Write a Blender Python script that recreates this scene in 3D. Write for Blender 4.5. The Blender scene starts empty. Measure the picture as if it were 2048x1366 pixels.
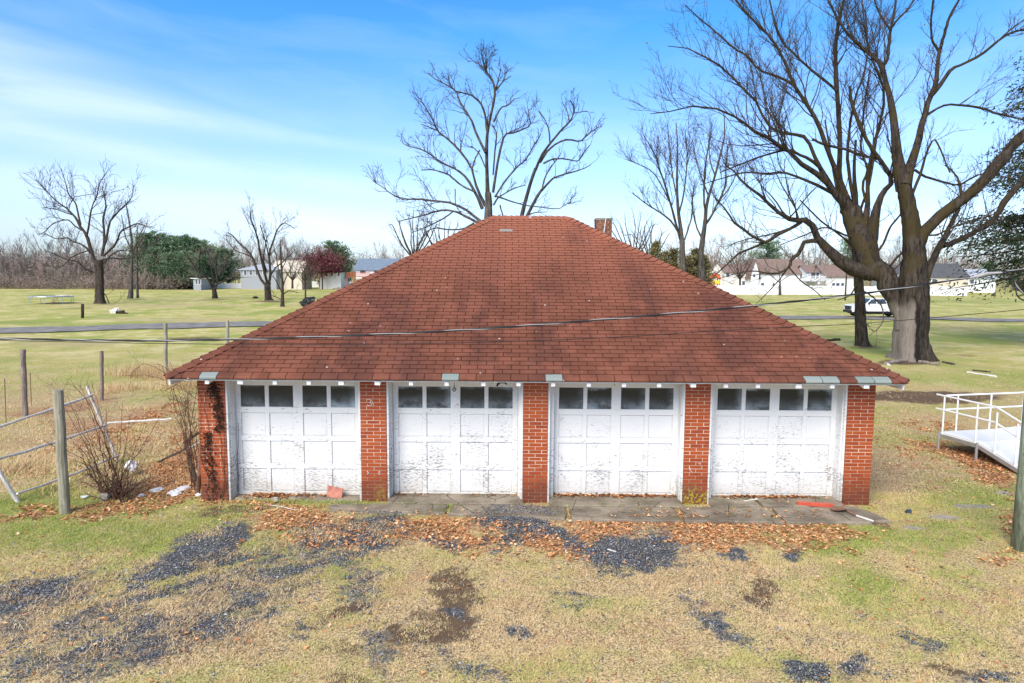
import bpy, bmesh, math, random
import numpy as np
from mathutils import Vector
D2R = math.radians
S = bpy.context.scene
COL = S.collection
rng = np.random.default_rng(11)
random.seed(5)

# ------------------------------------------------------------------ camera
FPX = 1365.33
TH = math.atan(138/FPX); RHO = D2R(0.4); CAMH = 4.3
cF = np.array([0, math.cos(TH), -math.sin(TH)])
U0 = np.array([0, math.sin(TH), math.cos(TH)]); R0 = np.array([1., 0, 0])
cR = R0*math.cos(RHO)+U0*math.sin(RHO)
cU = U0*math.cos(RHO)-R0*math.sin(RHO)
cC = np.array([0, 0, CAMH])
cd = bpy.data.cameras.new('camera'); cam = bpy.data.objects.new('camera', cd); COL.objects.link(cam)
from mathutils import Matrix
m3 = Matrix(((cR[0], cU[0], -cF[0]), (cR[1], cU[1], -cF[1]), (cR[2], cU[2], -cF[2])))
cam.matrix_world = Matrix.Translation((0, 0, CAMH)) @ m3.to_4x4()
cd.sensor_width = 36; cd.lens = 24; cd.clip_start = .1; cd.clip_end = 3000
S.camera = cam

# ------------------------------------------------------------------ sky and sun
SUN_EL, SUN_AZ = D2R(41), D2R(208)       # azimuth measured from +Y clockwise: behind and left of the camera
W = bpy.data.worlds.new('World'); S.world = W; W.use_nodes = True
wt = W.node_tree; wt.nodes.clear()
def wn(t, **k):
    n = wt.nodes.new(t)
    for a, b in k.items(): setattr(n, a, b)
    return n
def wl(a, b): wt.links.new(a, b)
out = wn('ShaderNodeOutputWorld'); bg = wn('ShaderNodeBackground'); wl(bg.outputs[0], out.inputs[0])
sky = wn('ShaderNodeTexSky', sky_type='NISHITA', sun_disc=False)
sky.sun_elevation = SUN_EL; sky.sun_rotation = SUN_AZ; sky.air_density = 1.0; sky.dust_density = .6; sky.ozone_density = 2.5
tc = wn('ShaderNodeTexCoord'); sep = wn('ShaderNodeSeparateXYZ'); wl(tc.outputs['Generated'], sep.inputs[0])
def wm(op, a, b=None, c=None, clamp=False):
    n = wn('ShaderNodeMath', operation=op); n.use_clamp = clamp
    for i, v in enumerate((a, b, c)):
        if v is None: continue
        if isinstance(v, (int, float)): n.inputs[i].default_value = v
        else: wl(v, n.inputs[i])
    return n.outputs[0]
def wmix(f, a, b, mode='MIX'):
    n = wn('ShaderNodeMix', data_type='RGBA', blend_type=mode)
    if isinstance(f, (int, float)): n.inputs[0].default_value = f
    else: wl(f, n.inputs[0])
    for s, v in ((6, a), (7, b)):
        if isinstance(v, tuple): n.inputs[s].default_value = (*v, 1)
        else: wl(v, n.inputs[s])
    return n.outputs[2]
dx, dy, dz = sep.outputs
hyp = wm('SQRT', wm('ADD', wm('MULTIPLY', dx, dx), wm('MULTIPLY', dy, dy)))
# clear-sky tint: pale near the horizon, saturated blue higher up (elevation only)
rp = wn('ShaderNodeValToRGB'); wl(wm('MAXIMUM', dz, 0.0), rp.inputs[0])
cr = rp.color_ramp
SKYRAMP = [(0, (.76, .92, 1.26)), (.06, (1.02, 1.06, 1.34)), (.18, (1.0, 1.17, 1.54)), (.32, (.42, 1.05, 1.52)), (.42, (.34, .92, 1.36)), (.6, (.86, 1.06, 1.22)), (1, (1.05, 1.08, 1.05))]
cr.elements[0].position = 0; cr.elements[0].color = (*[c/2 for c in SKYRAMP[0][1]], 1)
cr.elements[1].position = 1; cr.elements[1].color = (*[c/2 for c in SKYRAMP[-1][1]], 1)
for p, c in SKYRAMP[1:-1]:
    e = cr.elements.new(p); e.color = (*[x/2 for x in c], 1)
tint = wmix(1.0, rp.outputs[0], (2., 2., 2.), 'MULTIPLY')
base = wmix(1.0, sky.outputs[0], tint, 'MULTIPLY')
# thin cirrus, in streaks running down to the right
cmb = wn('ShaderNodeCombineXYZ')
az = wm('ARCTAN2', dx, dy)
el = wm('DIVIDE', dz, hyp)
skew = wm('ADD', el, wm('MULTIPLY', az, 0.10))
wl(wm('MULTIPLY', az, 2.0), cmb.inputs[0]); wl(wm('MULTIPLY', skew, 9.0), cmb.inputs[1])
n1 = wn('ShaderNodeTexNoise'); wl(cmb.outputs[0], n1.inputs['Vector']); n1.inputs['Scale'].default_value = 1.5; n1.inputs['Detail'].default_value = 7; n1.inputs['Roughness'].default_value = .55; n1.inputs['Distortion'].default_value = .35
def band(center, width, az0, azw):
    a = wm('DIVIDE', wm('SUBTRACT', skew, center), width); g = wm('EXPONENT', wm('MULTIPLY', wm('MULTIPLY', a, a), -1.0))
    b = wm('DIVIDE', wm('SUBTRACT', az, az0), azw); h = wm('EXPONENT', wm('MULTIPLY', wm('MULTIPLY', b, b), -1.0))
    return wm('MULTIPLY', g, h)
wdt = wm('MAXIMUM', wm('MULTIPLY_ADD', az, -.070, -.010), .008)
b1 = wm('MULTIPLY', band(.152, wdt, -.72, .40), .70)
b2 = wm('MULTIPLY', band(.098, .018, -.42, .30), .42)
b3 = wm('MULTIPLY', band(.045, .03, -.35, .5), .35)
b4 = wm('MULTIPLY', band(.20, .018, -.7, .16), .35)
cov = wm('ADD', wm('ADD', b1, b2), wm('ADD', b3, b4))
thick = wm('MULTIPLY', cov, wm('MULTIPLY_ADD', n1.outputs[0], 2.2, -.45, clamp=True), clamp=True)
gen = wm('MULTIPLY', wm('MULTIPLY_ADD', n1.outputs[0], 3.0, -1.40, clamp=True), .14)
thick = wm('MAXIMUM', thick, gen)
fin = wmix(thick, base, (8.1, 8.6, 9.2))
wl(fin, bg.inputs[0]); bg.inputs[1].default_value = .090
sl = bpy.data.lights.new('sun', 'SUN'); sl.energy = 2.9; sl.angle = D2R(42); sl.color = (1, .90, .78)
so = bpy.data.objects.new('sun', sl); COL.objects.link(so)
sd = Vector((math.sin(SUN_AZ)*math.cos(SUN_EL), math.cos(SUN_AZ)*math.cos(SUN_EL), math.sin(SUN_EL)))
so.rotation_euler = sd.to_track_quat('Z', 'Y').to_euler(); so.location = (-20, -30, 40)
S.view_settings.view_transform = 'Standard'; S.view_settings.look = 'None'; S.view_settings.exposure = 0.88; S.view_settings.gamma = 1
S.render.engine = 'CYCLES'

# ------------------------------------------------------------------ helpers
def ray(px, py): return cF+cR*(px-1024)/FPX+cU*(683-py)/FPX
def G(px, py, z=0.):
    r = ray(px, py); return cC+r*((z-CAMH)/r[2])
def P(px, py, Y):
    r = ray(px, py); return cC+r*(Y/r[1])
def topx(x, y, z=0):
    x = np.asarray(x, float); v = np.stack([x, np.asarray(y, float)+0*x, np.asarray(z, float)-CAMH+0*x], -1)
    d = v@cF; d = np.where(d < .3, np.nan, d)
    return 1024+FPX*(v@cR)/d, 683-FPX*(v@cU)/d
def hash2(ix, iy, s):
    h = (ix.astype(np.int64)*374761393+iy.astype(np.int64)*668265263+s*982451653) & 0x7fffffff
    h = ((h ^ (h >> 13))*1274126177) & 0x7fffffff
    return ((h ^ (h >> 16)) & 0xffff)/65535.
def vnoise(x, y, s=0):
    x = np.asarray(x, float); y = np.asarray(y, float)
    ix = np.floor(x).astype(np.int64); iy = np.floor(y).astype(np.int64); fx = x-ix; fy = y-iy
    fx = fx*fx*(3-2*fx); fy = fy*fy*(3-2*fy)
    a = hash2(ix, iy, s); b = hash2(ix+1, iy, s); c = hash2(ix, iy+1, s); d = hash2(ix+1, iy+1, s)
    return (a*(1-fx)+b*fx)*(1-fy)+(c*(1-fx)+d*fx)*fy
def fbm(x, y, s=0, o=4):
    t = 0; a = .5; n = 0
    for i in range(o):
        t = t+a*vnoise(x*2**i, y*2**i, s+i*17); n += a; a *= .5
    return t/n

def tag(o, label=None, cat=None, group=None, kind=None):
    if label: o['label'] = label
    if cat: o['category'] = cat
    if group: o['group'] = group
    if kind: o['kind'] = kind
    return o
def empty(name, loc=(0, 0, 0), label=None, cat=None, group=None):
    o = bpy.data.objects.new(name, None); COL.objects.link(o); o.location = loc; o.empty_display_size = .2
    return tag(o, label, cat, group)
def link(name, me, parent=None, loc=None):
    o = bpy.data.objects.new(name, me); COL.objects.link(o)
    if parent is not None:
        o.parent = parent
        par = Vector((0, 0, 0)); q = parent
        while q is not None: par += q.location; q = q.parent
        o.location = (Vector(loc) if loc is not None else Vector((0, 0, 0)))-par if loc is not None else -par
    elif loc is not None: o.location = loc
    return o
def npmesh(name, V, F, mat, attrs=None, smooth=False):
    """V (n,3), F (m,k) uniform polygons"""
    me = bpy.data.meshes.new(name); V = np.asarray(V, np.float32); F = np.asarray(F, np.int32)
    k = F.shape[1]; m = F.shape[0]
    me.vertices.add(len(V)); me.vertices.foreach_set('co', V.ravel())
    me.loops.add(m*k); me.loops.foreach_set('vertex_index', F.ravel())
    me.polygons.add(m); me.polygons.foreach_set('loop_start', np.arange(0, m*k, k, dtype=np.int32))
    if smooth: me.polygons.foreach_set('use_smooth', np.ones(m, bool))
    if attrs:
        for nm, a in attrs.items():
            a = np.asarray(a, np.float32)
            if a.ndim == 1:
                at = me.attributes.new(nm, 'FLOAT', 'POINT'); at.data.foreach_set('value', a)
            else:
                at = me.attributes.new(nm, 'FLOAT_COLOR', 'POINT'); at.data.foreach_set('color', a.ravel())
    me.update(calc_edges=True); me.materials.append(mat)
    return me
class MB:
    def __init__(s): s.v = []; s.f = []
    def poly(s, pts):
        n = len(s.v); s.v += [tuple(map(float, p)) for p in pts]; s.f.append(list(range(n, n+len(pts)))); return s
    def box(s, a, b):
        x0, y0, z0 = a; x1, y1, z1 = b; n = len(s.v)
        s.v += [(x0, y0, z0), (x1, y0, z0), (x1, y1, z0), (x0, y1, z0), (x0, y0, z1), (x1, y0, z1), (x1, y1, z1), (x0, y1, z1)]
        s.f += [[n+i for i in q] for q in ((0, 3, 2, 1), (4, 5, 6, 7), (0, 1, 5, 4), (1, 2, 6, 5), (2, 3, 7, 6), (3, 0, 4, 7))]; return s
    def hexa(s, p):
        n = len(s.v); s.v += [tuple(map(float, q)) for q in p]
        s.f += [[n+i for i in q] for q in ((0, 3, 2, 1), (4, 5, 6, 7), (0, 1, 5, 4), (1, 2, 6, 5), (2, 3, 7, 6), (3, 0, 4, 7))]; return s
    def tube(s, pts, rad, n=8, cap=True):
        pts = [Vector(map(float, p)) for p in pts]
        if isinstance(rad, (int, float)): rad = [rad]*len(pts)
        base = len(s.v); d0 = (pts[-1]-pts[0]).normalized(); ref = Vector((0, 0, 1)) if abs(d0.z) < .8 else Vector((0, 1, 0))
        for i, p in enumerate(pts):
            t = (pts[min(i+1, len(pts)-1)]-pts[max(i-1, 0)]).normalized()
            a = t.cross(ref).normalized(); b = t.cross(a)
            for j in range(n):
                w = 2*math.pi*j/n; q = p+(a*math.cos(w)+b*math.sin(w))*rad[i]; s.v.append(tuple(q))
        for i in range(len(pts)-1):
            for j in range(n):
                k = (j+1) % n; s.f.append([base+i*n+j, base+(i+1)*n+j, base+(i+1)*n+k, base+i*n+k])
        if cap:
            s.f.append([base+j for j in range(n)]); e = base+(len(pts)-1)*n; s.f.append([e+n-1-j for j in range(n)])
        return s
    def prism(s, outline, vec):
        """outline: closed list of 3d points, extruded along vec"""
        n = len(outline); b = len(s.v); v = Vector(vec)
        s.v += [tuple(map(float, p)) for p in outline]+[tuple(Vector(map(float, p))+v) for p in outline]
        s.f.append([b+i for i in range(n)]); s.f.append([b+n+n-1-i for i in range(n)])
        for i in range(n):
            k = (i+1) % n; s.f.append([b+k, b+i, b+n+i, b+n+k])
        return s
    def mesh(s, name, mat, smooth=False, bevel=0):
        me = bpy.data.meshes.new(name); me.from_pydata(s.v, [], s.f)
        bm = bmesh.new(); bm.from_mesh(me); bmesh.ops.recalc_face_normals(bm, faces=bm.faces)
        if bevel: bmesh.ops.bevel(bm, geom=list(bm.edges), offset=bevel, segments=2, affect='EDGES', clamp_overlap=True)
        bm.to_mesh(me); bm.free()
        if smooth:
            for p in me.polygons: p.use_smooth = True
        me.materials.append(mat); return me
    def build(s, name, mat, parent=None, loc=None, **k):
        return link(name, s.mesh(name, mat, **k), parent, loc)

# ------------------------------------------------------------------ materials
class NT:
    def __init__(s, name, rough=.8, spec=.3):
        s.m = bpy.data.materials.new(name); s.m.use_nodes = True; s.t = s.m.node_tree; s.t.nodes.clear()
        s.o = s.n('ShaderNodeOutputMaterial'); s.b = s.n('ShaderNodeBsdfPrincipled'); s.l(s.b.outputs[0], s.o.inputs[0])
        s.b.inputs['Roughness'].default_value = rough; s.b.inputs['Specular IOR Level'].default_value = spec
        s._pos = None
    def n(s, t, **k):
        x = s.t.nodes.new(t)
        for a, b in k.items(): setattr(x, a, b)
        return x
    def l(s, a, b): s.t.links.new(a, b)
    def put(s, sock, v):
        if isinstance(v, (int, float)): sock.default_value = v
        elif isinstance(v, tuple): sock.default_value = (*v, 1) if len(sock.default_value) == 4 else v
        else: s.l(v, sock)
    @property
    def pos(s):
        if s._pos is None: s._pos = s.n('ShaderNodeNewGeometry').outputs['Position']
        return s._pos
    def obj(s): return s.n('ShaderNodeTexCoord').outputs['Object']
    def gen(s): return s.n('ShaderNodeTexCoord').outputs['Generated']
    def rand(s): return s.n('ShaderNodeObjectInfo').outputs['Random']
    def attr(s, nm, out='Fac'):
        a = s.n('ShaderNodeAttribute'); a.attribute_name = nm; return a.outputs[out]
    def scale(s, v, sc):
        m = s.n('ShaderNodeMapping'); s.l(v, m.inputs[0]); m.inputs['Scale'].default_value = sc; return m.outputs[0]
    def noise(s, v, sc=1, det=3, rough=.5, dist=0):
        x = s.n('ShaderNodeTexNoise'); s.l(v, x.inputs['Vector']); x.inputs['Scale'].default_value = sc; x.inputs['Detail'].default_value = det
        x.inputs['Roughness'].default_value = rough; x.inputs['Distortion'].default_value = dist; return x.outputs[0]
    def voro(s, v, sc=1, feat='F1', out='Distance'):
        x = s.n('ShaderNodeTexVoronoi', feature=feat); s.l(v, x.inputs['Vector']); x.inputs['Scale'].default_value = sc; return x.outputs[out]
    def ma(s, op, a, b=0., c=0., clamp=False):
        x = s.n('ShaderNodeMath', operation=op); x.use_clamp = clamp
        for i, v in enumerate((a, b, c)): s.put(x.inputs[i], v)
        return x.outputs[0]
    def rng(s, v, a, b, c=0., d=1.):
        x = s.n('ShaderNodeMapRange'); x.interpolation_type = 'SMOOTHSTEP'
        for i, q in enumerate((v, a, b, c, d)): s.put(x.inputs[i], q)
        return x.outputs[0]
    def mix(s, f, a, b, mode='MIX'):
        x = s.n('ShaderNodeMix', data_type='RGBA', blend_type=mode); s.put(x.inputs[0], f); s.put(x.inputs[6], a); s.put(x.inputs[7], b); return x.outputs[2]
    def z(s, v, i=2):
        x = s.n('ShaderNodeSeparateXYZ'); s.l(v, x.inputs[0]); return x.outputs[i]
    def col(s, v): s.put(s.b.inputs['Base Color'], v)
    def bump(s, h, st=.3, d=.01):
        x = s.n('ShaderNodeBump'); x.inputs['Strength'].default_value = st; x.inputs['Distance'].default_value = d; s.l(h, x.inputs['Height']); s.l(x.outputs[0], s.b.inputs['Normal'])
M = {}
def simple(name, c, rough=.7, spec=.3, var=.15, sc=6., metal=0, bump=0):
    t = NT(name, rough, spec); n = t.noise(t.pos, sc, 4)
    t.col(t.mix(t.ma('MULTIPLY_ADD', n, 2.4, -.7, clamp=True), tuple(x*(1-var) for x in c), tuple(min(1, x*(1+var)) for x in c)))
    t.b.inputs['Metallic'].default_value = metal
    if bump: t.bump(t.noise(t.pos, sc*6, 3), bump, .02)
    M[name] = t.m; return t.m

def m_brick():
    t = NT('brick', .55, .35); r = t.rand(); p = t.pos; z = t.z(p)
    c = t.mix(r, (.45, .095, .018), (.29, .050, .013))
    c = t.mix(t.rng(t.noise(p, 9, 3), .45, .7), c, (.40, .072, .016))
    c = t.mix(t.ma('MULTIPLY', t.noise(p, 60, 2), .35), c, (.14, .03, .018))
    # damp, sooty base with its own ragged outline
    damp = t.ma('SUBTRACT', 1.0, t.rng(t.ma('ADD', z, t.ma('MULTIPLY', t.noise(p, 3.2, 5), .38)), .30, .82))
    c = t.mix(t.ma('MULTIPLY', damp, .72), c, (.085, .03, .018))
    t.damp = damp
    # yellow-green moss on the foot of the piers between door 1-2 and 3-4
    x = t.z(p, 0)
    g1 = t.rng(t.ma('ABSOLUTE', t.ma('SUBTRACT', x, 3.44)), .30, .16)
    g0 = t.ma('MULTIPLY', t.rng(t.ma('ABSOLUTE', t.ma('SUBTRACT', x, -2.45)), .14, .05), .55)
    m = t.ma('MULTIPLY', t.ma('MAXIMUM', g1, g0), t.rng(z, .42, .18))
    m = t.ma('MULTIPLY', m, t.rng(t.noise(p, 22, 4), .47, .56))
    c = t.mix(m, c, (.30, .25, .02))
    t.col(c); t.bump(t.noise(p, 120, 3), .25, .003); M['brick'] = t.m
m_brick()
def m_mortar():
    t = NT('mortar', .9, .1); p = t.pos; z = t.z(p)
    c = t.mix(t.noise(p, 20, 4), (.54, .42, .31), (.72, .60, .47))
    damp = t.ma('SUBTRACT', 1.0, t.rng(t.ma('ADD', z, t.ma('MULTIPLY', t.noise(p, 3.2, 5), .38)), .45, 1.15))
    c = t.mix(t.ma('MULTIPLY', damp, .8), c, (.16, .075, .045)); t.col(c); t.bump(t.noise(p, 80, 3), .4, .004); M['mortar'] = t.m
m_mortar()
def m_shingle(nm, A, B, grey=False):
    t = NT(nm, .9, .12); r = t.rand(); p = t.pos; r2 = t.attr('tint')
    rr = t.ma('FRACT', t.ma('ADD', r, r2))
    c = t.mix(rr, A, B)
    if not grey:
        # algae streaks running down the slope, lighter band towards the ridge
        st = t.noise(t.scale(p, (1.1, .12, .12)), 1.3, 5, .55)
        c = t.mix(t.ma('MULTIPLY', t.rng(st, .44, .60), .62), c, (.070, .032, .027))
        z = t.z(p)
        bl = t.rng(t.ma('ADD', z, t.ma('MULTIPLY', t.noise(p, .8, 3), .8)), 3.6, 6.1)
        c = t.mix(t.ma('MULTIPLY', bl, .62), c, (.44, .16, .095))
        mot = t.noise(p, 2.2, 4)
        c = t.mix(t.ma('MULTIPLY', t.rng(mot, .45, .62), .40), c, (.29, .105, .068)); c = t.mix(t.ma('MULTIPLY', t.rng(t.noise(t.scale(p, (.5, .25, .25)), 1.6, 5, .6), .50, .66), .5), c, (.085, .040, .032))
        # small pale lichen dots
        sp = t.voro(p, 3.3); c = t.mix(t.ma('MULTIPLY', t.rng(sp, .075, .05), t.rng(t.noise(p, 1.7, 2), .5, .56)), c, (.6, .55, .48))
    c = t.mix(t.ma('MULTIPLY', t.rng(t.noise(p, 230, 2), .35, .7), .35), c, tuple(min(1, x*1.55) for x in A))
    t.col(c); t.bump(t.noise(p, 300, 2), .5, .003); M[nm] = t.m
m_shingle('shingle', (.135, .050, .031), (.172, .066, .041))
m_shingle('shingle_grey', (.20, .235, .215), (.25, .28, .26), True)
simple('brick_old', (.20, .085, .05), .9, .1, .55, 14)
simple('roof_deck', (.035, .016, .014), .95, .1)
def m_paint(nm, dirt=1., base=(.765, .765, .755)):
    t = NT(nm, .55, .3); p = t.pos; z = t.z(p); r = t.rand()
    c = t.mix(t.noise(p, 5, 3), tuple(x*.96 for x in base), base)
    # flakes: short horizontal chips, more of them towards the splashed foot of the door
    lift = t.ma('MULTIPLY', t.rng(z, 1.95, .15), .115*dirt)
    lift = t.ma('ADD', lift, t.ma('MULTIPLY', t.ma('SUBTRACT', r, .5), .07))
    lift = t.ma('ADD', lift, t.ma('MULTIPLY', t.ma('SUBTRACT', t.noise(p, 2.6, 3), .5), .34))
    f = t.noise(t.scale(p, (14, 14, 60)), 1.0, 4, .60, .3)
    f = t.ma('ADD', f, lift)
    chip = t.rng(f, .685, .71)
    edge = t.ma('SUBTRACT', t.rng(f, .665, .685), chip)
    wood = t.mix(t.noise(t.scale(p, (4, 4, 90)), 1, 3), (.20, .185, .17), (.42, .40, .37))
    sm = t.rng(t.ma('ADD', t.noise(t.scale(p, (3, 3, 12)), 1.6, 5, .7), lift), .56, .78); c = t.mix(t.ma('MULTIPLY', sm, .30), c, (.50, .50, .49)); c = t.mix(chip, c, wood); c = t.mix(t.ma('MULTIPLY', edge, .35), c, (.45, .44, .42))
    # splashed dirt / algae film at the foot
    d = t.ma('MULTIPLY', t.rng(t.ma('ADD', z, t.ma('MULTIPLY', t.noise(p, 4, 4), .35)), .80, .10), .58*dirt)
    c = t.mix(d, c, (.46, .43, .36)); t.col(c)
    t.bump(t.ma('SUBTRACT', t.noise(t.scale(p, (5, 5, 40)), 1, 3), t.ma('MULTIPLY', chip, .8)), .3, .004); M[nm] = t.m
m_paint('paint'); m_paint('trim_paint', 1.25, (.76, .77, .76)); m_paint('clean_white', .0, (.80, .80, .78))
def m_glass():
    t = NT('pane', .10, .5); g = t.gen(); p = t.pos; r = t.rand()
    gz = t.z(g, 2); gx = t.z(g, 0)
    n = t.noise(t.scale(p, (2.2, 2.2, 3)), 1.6, 4, .6)
    low = t.ma('MULTIPLY', t.rng(gz, .75, -.25), t.ma('MULTIPLY_ADD', r, .75, .15))
    top = t.ma('MULTIPLY', t.rng(t.ma('ADD', gz, t.ma('MULTIPLY', n, .35)), 1.02, 1.22), t.ma('MULTIPLY', t.rng(r, .3, .7), .75))
    side = t.ma('MULTIPLY', t.rng(gx, .65, 1.1), t.ma('MULTIPLY', t.rng(t.ma('FRACT', t.ma('MULTIPLY', r, 7)), .5, .9), .45))
    dust = t.ma('ADD', t.ma('ADD', low, top), side)
    dust = t.ma('MULTIPLY', dust, t.rng(n, .22, .72), clamp=True)
    sp = t.rng(t.noise(p, 34, 3, .7), .66, .74)
    dust = t.ma('ADD', t.ma('ADD', dust, t.ma('MULTIPLY', sp, .22)), .02, clamp=True)
    t.col(t.mix(dust, (.008, .012, .015), (.47, .56, .62))); t.put(t.b.inputs['Roughness'], t.ma('MULTIPLY_ADD', dust, .7, .12)); M['pane'] = t.m
m_glass()
def m_concrete(nm='concrete', a=(.13, .105, .078), b=(.31, .26, .195)):
    t = NT(nm, .9, .15); p = t.pos
    c = t.mix(t.rng(t.noise(p, 1.7, 5, .6), .3, .7), a, b)
    c = t.mix(t.ma('MULTIPLY', t.rng(t.noise(p, 55, 2), .55, .7), .5), c, tuple(x*1.45 for x in b))
    c = t.mix(t.ma('MULTIPLY', t.rng(t.noise(p, 80, 2), .58, .72), .6), c, (.09, .085, .08))
    cr_ = t.voro(t.scale(p, (1, 1, .2)), 1.25, 'DISTANCE_TO_EDGE'); n = t.noise(p, 3, 4)
    c = t.mix(t.ma('MULTIPLY', t.rng(cr_, .012, .004), t.rng(n, .45, .55)), c, (.05, .045, .035))
    c = t.mix(t.ma('MULTIPLY', t.rng(t.noise(p, 2.9, 5), .56, .68), .6), c, (.13, .135, .06))
    t.col(c); t.bump(t.noise(p, 70, 4), .5, .008); M[nm] = t.m
m_concrete()
def m_ground():
    t = NT('ground', .95, .08); p = t.pos
    zr, zg, zb = [t.n('ShaderNodeSeparateColor') for _ in '1'] and (None, None, None)
    a = t.n('ShaderNodeAttribute'); a.attribute_name = 'zone'; sc = t.n('ShaderNodeSeparateColor'); t.l(a.outputs['Color'], sc.inputs[0])
    grav, green, dirt = sc.outputs; leaf = a.outputs['Alpha']
    yd = t.z(p, 1)
    big = t.noise(p, .35, 4, .6); mid = t.noise(p, 2.6, 5, .65); fine = t.noise(p, 38, 4, .7); streak = t.noise(t.scale(p, (.10, .55, 1)), 1, 5, .6)
    far = t.rng(yd, 14, 45)
    # the look of turf from above: straw, olive and green patches
    pat = t.ma('ADD', t.ma('MULTIPLY', big, .45), t.ma('MULTIPLY', mid, .35)); pat = t.ma('ADD', pat, t.ma('MULTIPLY', streak, .20))
    g = t.ma('ADD', t.rng(pat, .40, .62), t.ma('MULTIPLY_ADD', green, 1.5, -.86)); g = t.ma('MULTIPLY', g, 1.0, clamp=True)
    straw = t.mix(t.rng(fine, .36, .66), (.16, .105, .05), (.80, .61, .335))
    gr = t.mix(t.rng(fine, .36, .66), (.12, .14, .025), (.50, .52, .14))
    gfar = t.mix(t.rng(t.noise(t.scale(p, (.16, .5, 1)), 1.3, 5, .65), .3, .72), (.37, .37, .085), (.52, .44, .17))
    gfar = t.mix(t.ma('MULTIPLY', t.rng(t.noise(p, 3.5, 5, .75), .5, .68), .5), gfar, (.24, .20, .085)); gfar = t.mix(t.ma('MULTIPLY', t.rng(t.noise(p, 2.3, 5, .75), .54, .7), .5), gfar, (.60, .52, .25))
    gfar = t.mix(t.ma('MULTIPLY', t.rng(t.noise(p, .55, 6, .75), .48, .57), .75), gfar, (.64, .55, .29)); gfar = t.mix(t.ma('MULTIPLY', t.rng(t.noise(t.scale(p, (1, .7, 1)), .17, 6, .7), .49, .57), .75), gfar, (.26, .32, .065)); gfar = t.mix(t.ma('MULTIPLY', t.rng(green, .5, .9), .55), gfar, (.20, .26, .06))
    gfar = t.mix(t.ma('MULTIPLY', t.rng(green, .35, .05), .65), gfar, (.45, .355, .185))
    thatch = t.mix(t.rng(fine, .3, .72), (.15, .08, .042), (.74, .45, .25)); straw = t.mix(t.ma('MULTIPLY', t.rng(t.noise(p, 1.1, 5, .65), .48, .66), .75), straw, thatch); c = t.mix(g, straw, gr); c = t.mix(far, c, gfar)
    c = t.mix(t.ma('MULTIPLY', t.rng(fine, .52, .3), .3), c, (.13, .10, .055))
    dcol = t.mix(fine, (.07, .045, .028), (.20, .135, .085))
    c = t.mix(t.rng(t.ma('ADD', dirt, t.ma('MULTIPLY_ADD', mid, .5, -.25)), .35, .65), c, dcol)
    lsp = t.n('ShaderNodeSeparateColor'); t.l(t.voro(p, 34, out='Color'), lsp.inputs[0]); lc = t.mix(lsp.outputs[0], (.17, .095, .05), (.58, .35, .19))
    c = t.mix(t.rng(t.ma('ADD', leaf, t.ma('MULTIPLY_ADD', mid, .5, -.25)), .35, .7), c, lc)
    vc = t.voro(p, 75, out='Color'); vd = t.voro(p, 75)
    gc = t.mix(vc, (.045, .05, .062), (.19, .205, .235), 'MIX'); gs = t.n('ShaderNodeSeparateColor'); t.l(vc, gs.inputs[0])
    gc = t.mix(t.ma('POWER', gs.outputs[0], 2.0), (.06, .062, .068), (.34, .345, .355)); gc = t.mix(t.rng(vd, .35, .75), gc, (.028, .028, .032))
    c = t.mix(t.rng(t.ma('ADD', grav, t.ma('MULTIPLY_ADD', t.noise(p, 7, 5, .75), 1.1, -.55)), .30, .72), c, gc)
    t.col(c)
    h = t.ma('ADD', fine, t.ma('MULTIPLY', mid, .6)); t.bump(h, .6, .03); M['ground'] = t.m
m_ground()
def m_tint(nm, stops, rough=.8, transl=0, var=None):
    """colour ramp along the per-vertex 'tint' attribute (plus object random)"""
    t = NT(nm, rough, .15); r = t.n('ShaderNodeValToRGB'); t.l(t.attr('tint'), r.inputs[0]); e = r.color_ramp
    e.elements[0].position = stops[0][0]; e.elements[0].color = (*stops[0][1], 1); e.elements[1].position = stops[-1][0]; e.elements[1].color = (*stops[-1][1], 1)
    for p_, c in stops[1:-1]: q = e.elements.new(p_); q.color = (*c, 1)
    t.col(r.outputs[0])
    M[nm] = t.m
m_tint('grass', [(0, (.13, .075, .04)), (.06, (.50, .30, .15)), (.14, (.88, .68, .43)), (.30, (.78, .56, .30)), (.46, (.62, .52, .20)), (.72, (.42, .47, .12)), (1, (.18, .27, .05))])  # dark low end paints the shade between blades into some of them
m_tint('leaves', [(0, (.13, .06, .03)), (.3, (.40, .17, .07)), (.65, (.70, .35, .15)), (1, (.86, .60, .36))])
m_tint('dead_creeper', [(0, (.035, .018, .012)), (1, (.10, .05, .03))])
m_tint('gravel', [(0, (.045, .047, .052)), (.5, (.125, .13, .143)), (.85, (.27, .275, .29)), (1, (.52, .52, .52))], .75)
m_tint('needles', [(0, (.05, .09, .045)), (.5, (.13, .21, .11)), (1, (.29, .38, .23))])
m_tint('spruce_needles', [(0, (.018, .03, .016)), (.6, (.055, .08, .035)), (1, (.12, .14, .06))])
m_tint('arbor', [(0, (.09, .08, .035)), (.5, (.21, .18, .08)), (1, (.34, .29, .15))])
m_tint('wood_twigs', [(0, (.13, .10, .085)), (.5, (.25, .20, .17)), (.8, (.33, .28, .245)), (1, (.30, .17, .125))])
def m_bark(nm, a, b, c3, sc=1.):
    t = NT(nm, .92, .1); p = t.pos
    n = t.noise(t.scale(p, (9*sc, 9*sc, 1.6*sc)), 1, 5, .65, .4); c = t.mix(t.rng(n, .3, .7), a, b)
    c = t.mix(t.ma('MULTIPLY', t.rng(t.noise(p, 1.1*sc, 4), .52, .66), .55), c, c3); t.col(c)
    t.bump(n, .9, .05/sc); M[nm] = t.m
m_bark('bark', (.020, .015, .011), (.085, .066, .050), (.07, .055, .025))
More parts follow.
